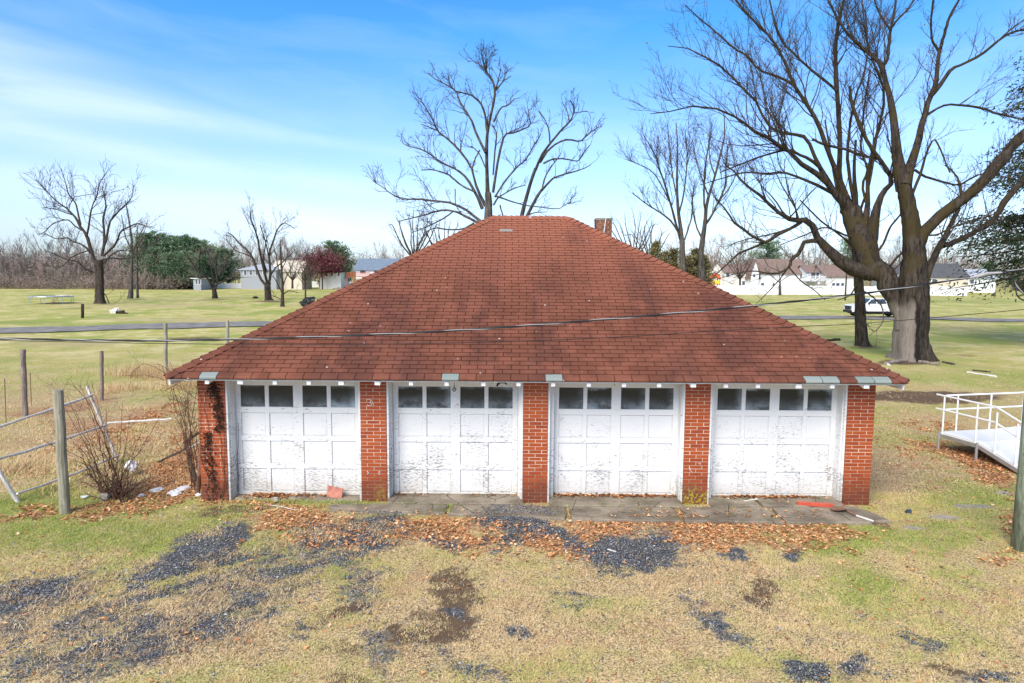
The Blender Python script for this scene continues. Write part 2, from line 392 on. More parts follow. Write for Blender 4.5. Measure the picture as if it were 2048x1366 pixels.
def m_bark_big():
    t = NT('bark_split', .92, .1); p = t.pos; n = t.noise(t.scale(p, (7, 7, 1.2)), 1, 6, .7, .5); c = t.mix(t.rng(n, .32, .7), (.014, .011, .009), (.088, .070, .055))
    z = t.z(p); x = t.ma('ADD', t.z(p, 0), t.ma('MULTIPLY', t.ma('SUBTRACT', t.noise(p, 2, 4), .5), .3)); low = t.rng(t.ma('ADD', z, t.ma('MULTIPLY', t.noise(p, 1.5, 3), .8)), 3.6, 2.9)
    c = t.mix(t.ma('MULTIPLY', t.rng(t.noise(p, 1.3, 4), .45, .6), t.rng(z, 3.0, 5.0)), c, (.055, .042, .02))
    bare = t.ma('MULTIPLY', low, t.rng(x, 20.06, 19.96)); wood = t.mix(t.noise(t.scale(p, (14, 14, 1)), 1, 4, .6), (.10, .08, .06), (.36, .31, .26)); c = t.mix(t.ma('MULTIPLY', bare, .85), c, wood)
    cr_ = t.ma('MULTIPLY', low, t.ma('MULTIPLY', t.rng(x, 19.98, 20.10), t.rng(x, 20.36, 20.22))); c = t.mix(t.ma('MULTIPLY', cr_, .85), c, (.015, .012, .012))
    t.col(c); t.bump(n, 1.0, .06); M['bark_split'] = t.m
m_bark_big()
m_bark('bark_grey', (.035, .030, .025), (.15, .132, .115), (.09, .078, .062))
m_bark('bark_far', (.024, .019, .015), (.085, .068, .055), (.07, .055, .042))
m_bark('weathered_post', (.22, .20, .14), (.42, .39, .30), (.24, .25, .15), 1.5)
m_bark('weathered_brown', (.16, .125, .10), (.36, .30, .25), (.22, .18, .14), 1.8)
m_bark('pole_wood', (.17, .20, .13), (.34, .38, .27), (.10, .11, .075), 1.6)
m_bark('pale_wood', (.50, .47, .42), (.80, .77, .72), (.5, .46, .4), 3)
simple('twig', (.06, .046, .037), .9); simple('twig_pale', (.25, .205, .17), .9); simple('bramble', (.115, .06, .042), .9); simple('dark_metal', (.02, .02, .02), .4, .5)
simple('asphalt', (.225, .21, .19), .9, .2, .38, 1.1); simple('vinyl', (.78, .78, .78), .4, .3, .04, .3); simple('white_metal', (.78, .78, .76), .35, .4, .04)
simple('grey_metal', (.45, .46, .47), .35, .5, .1, 5, .6); simple('deck_white', (.76, .76, .75), .6, .3, .04); simple('plastic_white', (.66, .66, .67), .4, .4, .2, 12)
simple('red_board', (.50, .085, .045), .5, .3, .12); simple('pinkish', (.42, .17, .12), .8, .2, .3, 14); simple('stone', (.31, .275, .225), .9, .2, .3, 9, 0, .4)
simple('rust', (.19, .105, .07), .7, .3, .3, 20); simple('black', (.012, .012, .014), .5, .4); simple('tyre', (.02, .02, .02), .8, .2); simple('rim', (.09, .09, .095), .3, .5, metal=.7)
simple('car_paint', (.80, .80, .80), .2, .5, .01); simple('car_glass', (.05, .065, .08), .08, .6, .1); simple('lamp_lens', (.5, .5, .5), .1, .6)
simple('siding', (.66, .64, .60), .6, .3, .05, .4); simple('siding_white', (.78, .79, .80), .6, .3, .03, .4); simple('siding_grey', (.30, .32, .34), .6, .3, .05); simple('siding_cream', (.62, .55, .44), .6, .3, .05)
simple('roof_brown', (.22, .155, .13), .9, .1, .12, 1.5); simple('roof_grey', (.36, .39, .43), .9, .1, .12, 1.5); simple('roof_blue', (.17, .215, .27), .8, .2, .12, 1.5); simple('roof_maroon', (.13, .045, .05), .9, .1, .15, 1.5); simple('roof_dark', (.10, .10, .105), .9, .1, .12, 1.5)
simple('window_glass', (.07, .09, .12), .1, .6, .3, 1); simple('deck_red', (.36, .09, .035), .7, .2, .2); simple('orange', (.70, .13, .03), .6, .3); simple('yellow', (.8, .55, .03), .5, .3); simple('interior', (.03, .03, .03), .9)
simple('cable_black', (.015, .015, .017), .5, .4); simple('cable_grey', (.36, .35, .34), .5, .4); simple('straw', (.50, .40, .27), .9, .1, .25, 8)
simple('blue_dark', (.03, .05, .07), .5)
# ------------------------------------------------------------------ ground zones (what lies where, read off the place)
GRAV = [(70, 1200, 130, 45, -12, 1), (30, 1262, 60, 35, -20, .8), (395, 1112, 105, 38, -22, 1.1), (455, 1075, 55, 28, -10, .9), (290, 1165, 70, 18, -22, .8), (250, 1235, 70, 20, -15, .8), (160, 1270, 90, 30, -15, .55),
        (350, 1270, 250, 62, -16, .66), (110, 1330, 170, 35, -12, .6), (520, 1180, 150, 45, -15, .58), (640, 1085, 70, 45, -20, .7), (760, 1045, 70, 24, 0, .9), (690, 1120, 40, 30, 0, .7), (712, 1180, 30, 60, 15, .6), (908, 1085, 34, 22, 0, 1), (865, 1070, 28, 12, 0, .7),
        (1035, 1045, 70, 28, 10, 1.2), (1000, 1082, 40, 18, 0, .8), (1130, 1080, 55, 14, 32, 1.1), (1255, 1105, 120, 38, 3, 1.1), (1320, 1085, 60, 28, 0, .9), (1300, 1135, 70, 14, 0, .8), (1468, 1107, 22, 9, 0, 1), (1583, 1112, 24, 18, 0, 1), (1160, 1190, 60, 18, 15, .6), (1375, 1210, 26, 9, 30, .7), (600, 1268, 22, 20, 0, .8), (770, 1300, 45, 55, 0, .6), (890, 1318, 60, 18, 25, .5), (960, 1345, 70, 14, 25, .6), (1042, 1262, 32, 12, 10, .9),
        (1440, 1250, 60, 18, 22, .8), (1500, 1285, 50, 12, 30, .6), (1605, 1345, 50, 28, 0, 1), (1700, 1325, 38, 30, 20, .8), (1720, 1345, 80, 12, 0, .6), (1850, 1275, 55, 14, 25, .8), (1960, 1360, 60, 14, 0, .8), (1712, 1228, 40, 8, 0, .6), (905, 1218, 26, 12, 0, .8), (1610, 1275, 14, 18, 40, .5), (1950, 1305, 30, 8, 0, .5)]
TRACK = [(90, 1225, 170, 60, -14, .9), (380, 1130, 130, 50, -22, .9), (300, 1240, 300, 60, -16, .95), (560, 1130, 170, 50, -16, .8), (200, 1310, 320, 50, -10, .9), (700, 1085, 90, 45, -10, .9), (480, 1220, 170, 40, -16, .8), (730, 1190, 40, 80, 10, .8)]
GRAV_CORE = [(1035, 1045, 60, 24, 10), (1255, 1105, 100, 30, 3), (400, 1112, 90, 28, -22)]
DIRT_DARK = [(905, 1180, 55, 38, -10, 1), (885, 1250, 75, 42, -15, 1), (830, 1270, 50, 28, 0, .8), (690, 1240, 70, 18, -30, .9), (640, 1270, 30, 14, 0, .7), (1510, 1180, 45, 26, -20, .9), (1880, 1335, 70, 12, 20, .7), (1380, 1330, 40, 30, -30, .45), (700, 1310, 60, 20, 0, .6), (700, 1365, 60, 20, 0, .8), (470, 1018, 110, 12, -5, .8), (1860, 795, 150, 14, 0, 1), (1870, 1052, 90, 12, -12, .5),
        (700, 1150, 30, 10, 0, .4), (210, 609, 45, 2, 0, .62), (270, 599, 40, 2, 0, .62), (430, 600, 50, 2, 0, .62), (540, 603, 60, 2.5, 0, .66), (150, 616, 60, 3, 0, .5), (390, 676, 110, 4, 0, .62), (1900, 655, 200, 6, 0, .45), (1930, 712, 60, 7, 0, .5), (1810, 726, 60, 8, 0, .9), (1730, 694, 45, 5, 0, .6)]  # thin flat entries: dark patches in the far field, most at tree feet
GREEN = [(120, 1060, 180, 40, 0, .7), (330, 1075, 130, 30, -15, .7), (110, 990, 70, 25, 0, .5), (420, 1035, 60, 16, 0, .7), (300, 1015, 100, 12, -10, .6), (180, 1225, 60, 25, -10, .4), (60, 1240, 80, 20, 0, .3), (1660, 1085, 110, 25, 0, .7), (1850, 1075, 130, 25, 0, .5), (1920, 1170, 90, 25, 0, .3), (1740, 1175, 70, 30, 25, .45), (1250, 1150, 160, 16, 0, .25), (1180, 1210, 70, 20, 10, .4), (1900, 750, 220, 18, 0, .8), (1820, 880, 120, 40, 0, .5), (1990, 990, 60, 40, 0, .5), (1800, 690, 160, 12, 0, .5),
         (130, 740, 220, 30, 0, .5), (280, 690, 120, 18, 0, .3), (60, 645, 130, 7, 0, .8), (1900, 603, 250, 6, 0, .8), (1500, 600, 100, 5, 0, .5), (670, 590, 60, 12, 0, .6), (480, 618, 90, 3, 0, .5), (300, 602, 60, 2.5, 0, .4), (1450, 1050, 60, 10, 0, .1), (700, 1160, 60, 40, 20, .35), (1010, 1340, 160, 25, 0, .3), (1550, 1320, 160, 30, 0, .35), (1900, 1290, 110, 40, 0, .4)]
STRAW = [(150, 690, 240, 8, 0, .6), (350, 640, 200, 6, 0, .5), (1000, 1270, 400, 60, 0, .35), (1700, 1280, 300, 40, 0, .3), (1780, 960, 60, 60, 0, .6), (1850, 1130, 130, 26, 10, .4), (420, 1270, 180, 60, 0, .5), (220, 850, 200, 60, 0, .5), (1450, 1180, 200, 30, 0, .2), (300, 612, 250, 4, 0, .5)]
LEAF = [(590, 1040, 110, 26, -5, 1), (545, 1000, 60, 12, 0, .9), (660, 1062, 70, 22, 0, .9), (740, 1070, 90, 20, -10, .8), (860, 1058, 120, 20, -3, 1.2), (940, 1092, 60, 26, 0, .8), (1090, 1090, 80, 24, 15, 1.1), (1180, 1060, 90, 14, 0, 1), (1290, 1045, 150, 14, -4, 1.2), (1370, 1040, 60, 16, 0, 1), (1480, 1060, 170, 30, 0, 1.3), (1600, 1070, 130, 28, 2, 1.1), (1560, 1095, 110, 14, 0, .6), (1700, 1110, 60, 16, 0, .4), (520, 1070, 70, 20, -20, .5),
        (330, 985, 110, 20, -12, 1.1), (350, 940, 70, 34, -35, 1.1), (250, 1010, 90, 14, -12, 1), (90, 1030, 120, 9, -4, .8), (110, 820, 100, 14, -8, .9), (170, 850, 110, 20, 0, .7), (200, 800, 80, 22, -30, .6), (290, 830, 90, 26, -15, .7), (230, 880, 150, 24, 0, .55), (60, 890, 100, 24, 0, .5), (330, 885, 60, 14, -20, .5), (120, 950, 120, 12, 0, .3), (1960, 925, 70, 22, 22, 1.2), (1880, 895, 70, 14, 10, .7), (1830, 850, 90, 20, 0, .35), (1990, 960, 50, 14, 20, .7), (1850, 900, 100, 40, 0, .25), (1900, 850, 60, 20, 0, .5),
        (2030, 1050, 30, 50, 0, .6), (1870, 1130, 60, 12, 10, .5), (1990, 1110, 40, 14, 0, .6), (1800, 1160, 60, 10, 0, .2), (440, 1000, 60, 12, -10, .7)]
def blob(px, py, L):
    t = np.zeros_like(px)
    for e in L:
        cx, cy, rx, ry, a = e[:5]; w = e[5] if len(e) > 5 else 1
        ca, sa = math.cos(D2R(a)), math.sin(D2R(a)); u = ((px-cx)*ca+(py-cy)*sa)/rx; v = (-(px-cx)*sa+(py-cy)*ca)/ry
        t = np.maximum(t, w*np.exp(-(u*u+v*v)**1.3*.8))
    return t
def zones(x, y):
    px, py = topx(x, y); bad = ~np.isfinite(px) | (py > 1700) | (px < -900) | (px > 2900); px = np.where(bad, -5e3, px); py = np.where(bad, 900, py)
    wx = ((fbm(x*1.3, y*1.3, 3)-.5)*60+(fbm(x*7, y*7, 43)-.5)*45)*np.clip(12/np.maximum(y, 1), .1, 1.3); wy = ((fbm(x*1.5, y*1.5, 7)-.5)*30+(fbm(x*7, y*7, 47)-.5)*26)*np.clip(12/np.maximum(y, 1), .1, 1.3)**2
    px = px+wx; py = py+wy
    gr = blob(px, py, GRAV); tk_ = blob(px, py, TRACK); ang_ = math.radians(38); uu = x*math.cos(ang_)+y*math.sin(ang_); vv_ = -x*math.sin(ang_)+y*math.cos(ang_); st_ = fbm(uu*.8, vv_*3.2, 71, 4)
    gr = np.maximum(gr, np.clip(tk_*(.66+(st_-.5)*2.6), 0, 1)); di = blob(px, py, DIRT_DARK); ge = blob(px, py, GREEN)-.8*blob(px, py, STRAW); le = blob(px, py, LEAF)
    ge = .36+ge*.55+(fbm(x*.5, y*.5, 21)-.5)*.7
    le = np.maximum(le, .05)
    return gr, np.clip(ge, 0, 1), di, le
# buildings and slabs keep litter off or let it lie thin
def gz(x, y):
    x = np.asarray(x, float); y = np.asarray(y, float)
    n = (fbm(x*.22, y*.22, 5, 3)-.5)
    calm = np.clip(np.maximum(np.abs(x-.46)-7.0, np.maximum(11.0-y, y-23.5))/3., 0, 1)
    z = n*.22*calm*np.clip((y+4)/10, .3, 1)
    px, py = topx(x, y); ok = np.isfinite(px); px = np.where(ok, px, -9e3); py = np.where(ok, py, 900)
    z = z+.05*blob(px, py, GRAV_CORE)
    return z
def axis(lo, hi, dlo, dhi, step, gmul=1.09):
    a = list(np.arange(dlo, dhi, step)); s = step
    while a[-1] < hi: s = min(s*gmul, 60); a.append(a[-1]+s)
    s = step; b = [dlo]
    while b[-1] > lo: s = min(s*gmul, 60); b.append(b[-1]-s)
    return np.array(b[:0:-1]+a)
xs = axis(-900, 900, -9.5, 9.5, .078, 1.045); ys = axis(-80, 1400, 6.3, 13.0, .075, 1.03)
X, Y = np.meshgrid(xs, ys); X = X.ravel(); Y = Y.ravel()
Z = gz(X, Y)+(fbm(X*5, Y*5, 9, 3)-.5)*.035*np.clip(1.5-Y/30, 0, 1)
zg = zones(X, Y)
nx, ny = len(xs), len(ys); idx = np.arange(nx*ny).reshape(ny, nx)
F = np.stack([idx[:-1, :-1], idx[:-1, 1:], idx[1:, 1:], idx[1:, :-1]], -1).reshape(-1, 4)
gm = npmesh('ground', np.stack([X, Y, Z], -1), F, M['ground'], {'zone': np.stack(zg, -1)}, True)
tag(link('ground', gm), 'patchy lawn and gravel yard around the garage with fields beyond', kind='structure')
print('ground', len(X))

# ------------------------------------------------------------------ driveway
def ribbon(name, pts, wid, z, mat):
    pts = np.array(pts, float); t = np.linspace(0, len(pts)-1, 160); cx = np.interp(t, np.arange(len(pts)), pts[:, 0]); cy = np.interp(t, np.arange(len(pts)), pts[:, 1])
    for _ in range(8): cx[1:-1] = (cx[:-2]+cx[2:])/2; cy[1:-1] = (cy[:-2]+cy[2:])/2
    d = np.stack([np.gradient(cx), np.gradient(cy)], -1); d /= np.linalg.norm(d, axis=1)[:, None]; nrm = np.stack([-d[:, 1], d[:, 0]], -1)
    V = []
    for k in np.linspace(-1, 1, 7):
        e = wid/2*(1+.06*np.sin(np.arange(160)*.9+k)*abs(k)); qx = cx+nrm[:, 0]*k*e; qy = cy+nrm[:, 1]*k*e
        V.append(np.stack([qx, qy, gz(qx, qy)+z], -1))
    V = np.stack(V, 1).reshape(-1, 3); i = np.arange(160*7).reshape(160, 7)
    F = np.stack([i[:-1, :-1], i[:-1, 1:], i[1:, 1:], i[1:, :-1]], -1).reshape(-1, 4)
    return link(name, npmesh(name, V, F, mat, None, True))
tag(ribbon('driveway', [(-120, 20), (-70, 34), (-35.5, 47.2), (-19.7, 55.6), (0, 62.5), (18, 67.5), (36, 68.5), (50, 66.6), (75, 62), (130, 48)], 5.2, .06, M['asphalt']), 'long grey driveway crossing the field behind the garage', kind='structure')

# ------------------------------------------------------------------ concrete apron, its slabs
pav = empty('pavement', (0.5, 12, 0)); tag(pav, 'cracked concrete apron in front of the four garage doors', kind='structure')
def slab(poly, z0, z1, seed, name='concrete_slab'):
    r = random.Random(seed); pts = []
    for i in range(len(poly)):
        a = Vector(poly[i]); b = Vector(poly[(i+1) % len(poly)]); n = max(1, int((b-a).length/.22))
        for k in range(n):
            q = a.lerp(b, k/n); j = .018; pts.append((q.x+r.uniform(-j, j), q.y+r.uniform(-j, j)))
    m = MB(); n = len(pts)
    c = [(x, y, z1+r.uniform(-.004, .004)) for x, y in pts]; cx = sum(p[0] for p in pts)/n; cy = sum(p[1] for p in pts)/n
    inn = [(x+(cx-x)*.03, y+(cy-y)*.05, z1+.012) for x, y in pts]
    m.poly([(x, y, z0) for x, y in pts][::-1]); m.poly(inn)
    for i in range(n):
        k = (i+1) % n; m.poly([(pts[i][0], pts[i][1], z0), (pts[k][0], pts[k][1], z0), c[k], c[i]]); m.poly([c[i], c[k], inn[k], inn[i]])
    return m.build(name, M['concrete'], pav)
SL = [[(-3.32, 11.98), (-2.3, 11.82), (-1.18, 11.72), (-1.16, 12.16), (-2.6, 12.2), (-3.3, 12.16)],
      [(-1.10, 11.70), (.2, 11.58), (.95, 11.50), (1.0, 12.10), (.1, 12.18), (-1.10, 12.16)],
      [(1.05, 11.50), (2.2, 11.44), (2.95, 11.42), (2.98, 12.08), (1.05, 12.12)],
      [(3.02, 11.44), (4.7, 11.40), (4.72, 12.14), (3.1, 12.12)],
      [(4.76, 11.40), (6.3, 11.42), (6.62, 11.50), (6.5, 11.9), (6.35, 12.25), (4.78, 12.14)],
      [(-2.3, 12.20), (-.2, 12.22), (.22, 12.2), (.22, 12.84), (-2.3, 12.84)],
      [(.72, 12.14), (1.9, 12.14), (3.15, 12.13), (3.2, 12.84), (.72, 12.84)],
      [(3.72, 12.17), (4.6, 12.19), (4.62, 12.84), (3.72, 12.84)], [(4.66, 12.19), (5.2, 12.2), (6.2, 12.24), (6.2, 12.84), (4.66, 12.84)],
      [(-5.2, 12.5), (-3.9, 12.42), (-2.85, 12.30), (-2.85, 12.84), (-5.25, 12.84)]]
for i, p in enumerate(SL): slab(p, -.12, (.045 if i < 5 else (.055 if i < 9 else .02)), i)
# three half-sunken flat stones in the lawn on the right, one by the left pier
def flat_stone(cx, cy, rx, ry, h, seed, label):
    r = random.Random(seed); n = 14; top = []; bot = []
    for i in range(n):
        a = 2*math.pi*i/n; k = 1+r.uniform(-.32, .22); top.append((cx+rx*k*.93*math.cos(a), cy+ry*k*.93*math.sin(a), h+r.uniform(-.006, .006))); bot.append((cx+rx*k*math.cos(a), cy+ry*k*math.sin(a), -.06))
    m = MB(); m.poly(top); m.poly(bot[::-1])
    for i in range(n): k = (i+1) % n; m.poly([bot[i], bot[k], top[k], top[i]])
    tag(m.build('stepping_stone', M['stone']), label, 'stone', 'flat stones sunk in the lawn right of the garage')
for px, py, rx, ry, lb in ((1945, 1012, .42, .16, 'large pale flat stone sunk in the grass near the utility pole'), (1888, 1035, .30, .13, 'brownish flat stone half covered by dry grass, middle of the row right of the garage'), (1827, 1056, .22, .10, 'small grey flat stone in the grass nearest the end of the concrete apron'), (2012, 985, .2, .12, 'grey stone at the foot of the white ramp beside the utility pole')):
    g = G(px, py); flat_stone(g[0], g[1], rx, ry, .010+gz(g[0], g[1]), int(px), lb)

# ------------------------------------------------------------------ garage
GAR = empty('brick_garage', (.46, 12.44, 0), 'low four-bay brick garage with a red shingled hip roof and peeling white doors', 'garage')
PF = 12.44
PIL = [(-5.80, -5.30), (-2.80, -2.32), (.215, .675), (3.215, 3.675), (6.215, 6.715)]
EY, EZ, EC, EHW = 11.90, 2.435, .44, 6.54          # eave line
RUN = EHW-.96; RISE = RUN*math.tan(D2R(30.2)); RY, RZ = EY+RUN, EZ+RISE
CO = .0675                                          # course height
def brick_mesh(w, d, h=.0595):
    me = MB().box((0, 0, 0), (w, d, h)).mesh('brick', M['brick'], bevel=.003); return me
MFULL = {}
rb = random.Random(3)
for k, (x0, x1) in enumerate(PIL):
    pe = empty('brick_pier', ((x0+x1)/2, PF, 0)); pe.parent = GAR; pe.location = Vector(((x0+x1)/2, PF, 0))-GAR.location
    w = x1-x0; core = MB().box((x0+.006, PF+.005, -.1), (x1-.006, PF+.40, 2.52))
    core.build('mortar', M['mortar'], pe)
    full = (w-.011)/2; half = (w-.022-full)/2
    rest = MB()
    for c in range(37):
        z = .004+c*CO
        row = [(0, full), (full+.011, full)] if c % 2 else [(0, half), (half+.011, full), (half+full+.022, half)]
        for (bx, bw) in row:
            jx, jy, jz = rb.uniform(-.0015, .0015), rb.uniform(-.003, .003), rb.uniform(-.001, .001)
            if c < 24:
                key = round(bw, 4)
                if key not in MFULL: MFULL[key] = brick_mesh(bw, .1)
                o = bpy.data.objects.new('brick', MFULL[key]); COL.objects.link(o); o.parent = pe
                o.location = Vector((x0+bx+jx, PF+jy, z+jz))-Vector(((x0+x1)/2, PF, 0))
            else: rest.box((x0+bx+jx, PF+jy, z+jz), (x0+bx+bw+jx, PF+.1, z+.0595))
        # returns on the sides of the end piers
        for sx, fl in ((x0, 0), (x1, 1)):
            if (k == 0 and not fl) or (k == 4 and fl):
                a = sx-.002 if not fl else sx-.03; b_ = sx+.03 if not fl else sx+.002
                rest.box((a, PF+.11, z), (b_, PF+.11+.19, z+.0595))
    tag(rest.build('brick_courses', M['brick'], pe), kind='stuff')
# side and back walls, inner floor
mw = MB().box((-5.80, PF+.402, -.1), (-5.58, 22.48, 2.5)).box((6.495, PF+.402, -.1), (6.715, 22.48, 2.5)).box((-5.578, 22.26, -.1), (6.493, 22.48, 2.5))
mw.build('wall', M['brick'], GAR)
MB().box((-5.57, 12.86, -.1), (6.49, 22.25, .01)).build('floor', M['interior'], GAR)
# header above the doors and frieze under the eave
MB().box((-5.29, 12.66, 2.235), (6.205, 12.90, 2.55)).build('header', M['clean_white'], GAR)
# doors
DC = [-4.055, -1.065, 1.985, 4.99]; OPEN = [(-5.30, -2.80), (-2.32, .215), (.675, 3.215), (3.675, 6.215)]
DY = 12.78
pane_me = MB().box((0, 0, 0), (.458, .012, .41)).mesh('window_pane', M['pane'])
panel_me = MB(); 
def panel_mesh():
    m = MB(); w, h = .46, .44
    o = [(0, 0, 0), (w, 0, 0), (w, 0, h), (0, 0, h)]; i = [(.022, -.010, .022), (w-.022, -.010, .022), (w-.022, -.010, h-.022), (.022, -.010, h-.022)]
    i = [(x, .0, z) for x, _, z in i]; o = [(x, .012, z) for x, _, z in o]
    m.poly(i)
    for a in range(4): b = (a+1) % 4; m.poly([o[a], o[b], i[b], i[a]])
    m.poly([(x, .03, z) for x, _, z in [(0, 0, 0), (0, 0, h), (w, 0, h), (w, 0, 0)]])
    return m.mesh('panel', M['paint'])
PMH = panel_mesh()
ROWS = [(1.175, 1.615), (.630, 1.070), (.090, .530)]
COLX = [-1.085, -.55, .09, .625]
for i, c in enumerate(DC):
    zb = [0.03, -.01, .0, .06][i]; tilt = [0, 0, 0, .006][i]
    dr = empty('garage_door', (c, DY, 0)); dr.parent = GAR; dr.location = Vector((c, DY, 0))-GAR.location
    m = MB(); hw = 1.185
    # rails
    for (a, b) in ((zb, .088), (.532, .628), (1.072, 1.173), (1.617, 1.728), (2.142, 2.34)):
        m.box((c-hw, DY-.012, a), (c+hw, DY+.035, b))
    # stiles between rails
    for (a, b) in ((.0885, .5315), (.6285, 1.0715), (1.1735, 1.6165), (1.7285, 2.1415)):
        for (s0, s1) in ((-hw, -1.085), (-.625, -.55), (-.09, .09), (.55, .625), (1.085, hw)):
            m.box((c+s0, DY-.010, a), (c+s1, DY+.033, b))
    m.build('frame', M['paint'], dr, bevel=.003)
    m = MB()                      # section joints seen as thin proud beads
    for zz in (.58, 1.122, 1.672): m.box((c-hw+.01, DY-.0125, zz-.002), (c+hw-.01, DY-.0122, zz+.002))
    # shallow flange at the foot
    MB().box((c-hw, DY-.024, zb), (c+hw, DY-.0125, .078)).build('bottom_rail', M['paint'], dr)
    for (a, b) in ROWS:
        for x in COLX:
            o = bpy.data.objects.new('panel', PMH); COL.objects.link(o); o.parent = dr; o.location = (x, .008, a); o.scale = (1, 1, (b-a)/.44)
    for x in COLX:
        o = bpy.data.objects.new('window_pane', pane_me); COL.objects.link(o); o.parent = dr; o.location = (x, .010, 1.729)
    if i: MB().tube([(c+.0, DY-.05, .86), (c, DY-.01, .86)], .013, 8).box((c-.03, DY-.019, .835), (c+.03, DY-.0125, .885)).build('handle', M['clean_white'], dr)
    a, b = OPEN[i]
    for (s, u) in ((a, 1), (b, -1)):
        q = MB(); f = lambda p0, p1, y0, y1: q.box((min(s+u*p0, s+u*p1), y0, -.02), (max(s+u*p0, s+u*p1), y1, 2.30))
        dgap = abs(c-u*hw-s)
        f(.002, .038, PF+.02, DY+.03); f(.038, max(.05, dgap-.004), PF+.17, DY+.03); f(.0381, .052, PF+.09, PF+.169)
        q.build('door_jamb', M['trim_paint'], GAR)
# brown dripped cord hanging in bay one
MB().tube([P(476, 845, 12.70), P(478, 880, 12.70), P(474, 915, 12.70), P(478, 950, 12.70), P(474, 985, 12.72)], .005, 5).build('cord', M['dark_metal'], GAR)
# dead creeper on the first pier
cv = MB(); rv = random.Random(8)
for s in range(4):
    x = -5.55+rv.uniform(-.15, .12); z = 0; pts = []
    while z < 2.3: pts.append((x, PF-.012-rv.uniform(0, .01), z)); z += .09; x = min(-5.33, max(-5.78, x+rv.uniform(-.045, .045)))
    cv.tube(pts, [.006-.003*i/len(pts) for i in range(len(pts))], 5)
tag(cv.build('creeper', M['bramble'], GAR), kind='stuff')
Vl = []; Fl = []; Tl = []
for s in range(620):
    z = rv.random()**.6*2.25; x = -5.50+.05*math.sin(z*5)+rv.gauss(0, .06)+(-.10 if z < 1.3 else .06); x = min(-5.33, max(-5.77, x)); r = rv.uniform(.009, .026); a = rv.random()*6.28
    n = len(Vl)
    for q in range(4): Vl.append((x+r*math.cos(a+q*1.57)*rv.uniform(.6, 1.1), PF-.02-rv.uniform(0, .03), z+r*math.sin(a+q*1.57))); Tl.append(0)
    Fl.append((n, n+1, n+2, n+3))
tag(link('dead_leaves', npmesh('dead_leaves', Vl, Fl, M['dead_creeper'], {'tint': np.array(Tl)}), GAR), kind='stuff')

# ---- roof
NRM = lambda rr: (-math.sin(D2R(30.2)), math.cos(D2R(30.2)))
ca, sa = math.cos(D2R(30.2)), math.sin(D2R(30.2))
def frame(side):
    """origin at eave centre, along, up-slope and normal directions, half width at eave, half width at top"""
    if side == 'front': return np.array([EC, EY, EZ]), np.array([1, 0, 0]), np.array([0, ca, sa]), EHW, .96
    if side == 'back': return np.array([EC, EY+2*RUN, EZ]), np.array([-1, 0, 0]), np.array([0, -ca, sa]), EHW, .96
    if side == 'left': return np.array([EC-EHW, EY+RUN, EZ]), np.array([0, -1, 0]), np.array([ca, 0, sa]), RUN, 0
    return np.array([EC+EHW, EY+RUN, EZ]), np.array([0, 1, 0]), np.array([-ca, 0, sa]), RUN, 0
SLEN = RUN/ca; EXP = SLEN/52
def roof_deck(side):
    o, a, s, hw, ht = frame(side); n = np.cross(a, s); e = -.012
    p = [o-a*hw, o+a*hw, o+s*SLEN+a*ht, o+s*SLEN-a*ht]
    m = MB()
    if ht: m.hexa([q-n*.06 for q in p]+[q+n*e for q in p])
    else:
        p = p[:3]; t = [q+n*e for q in p]; b = [q-n*.06 for q in p]; m.poly(t); m.poly(b[::-1]); m.poly([b[0], b[1], t[1], t[0]]); m.poly([b[1], b[2], t[2], t[1]]); m.poly([b[2], b[0], t[0], t[2]])
    m.build('roof_deck', M['roof_deck'], GAR)
for sd_ in ('front', 'back', 'left', 'right'): roof_deck(sd_)
rs = random.Random(21)
GREY = [P(401, 752, EY)[0], P(916, 754, EY)[0], P(1091, 754, EY)[0], P(1614, 758, EY)[0], P(1648, 758, EY)[0], P(1716, 758, EY)[0], P(1752, 758, EY)[0]]
def tab_pts(o, a, s, n, hw, sl, i, x0, x1):
    """one shingle tab: 8 corners, clipped by the hips"""
    j = rs.uniform(-.0035, .0035); s0 = i*EXP+j; s1 = (i+1)*EXP+.018; lift = .020+rs.uniform(0, .004)
    if s1 > SLEN: s1 = SLEN
    w0, w1 = hw-s0*sl, hw-s1*sl
    a0, b0 = max(x0, -w0), min(x1, w0); a1, b1 = max(x0, -w1), min(x1, w1)
    if b0-a0 < .02: return None
    if b1 <= a1: q = min(max((x0+x1)/2, -max(w1, 0)), max(w1, 0)); a1, b1 = q-.001, q+.001
    f = lambda x, ss, h: o+a*x+s*ss+n*h
    t0, t1 = f(a0, s0, lift), f(b0, s0, lift+rs.uniform(-.001, .001)); t2, t3 = f(b1, s1, .005), f(a1, s1, .005)
    return [f(a0, s0, lift-.009), f(b0, s0, lift-.009), f(b1, s1, -.002), f(a1, s1, -.002), t0, t1, t2, t3]
cnt = 0
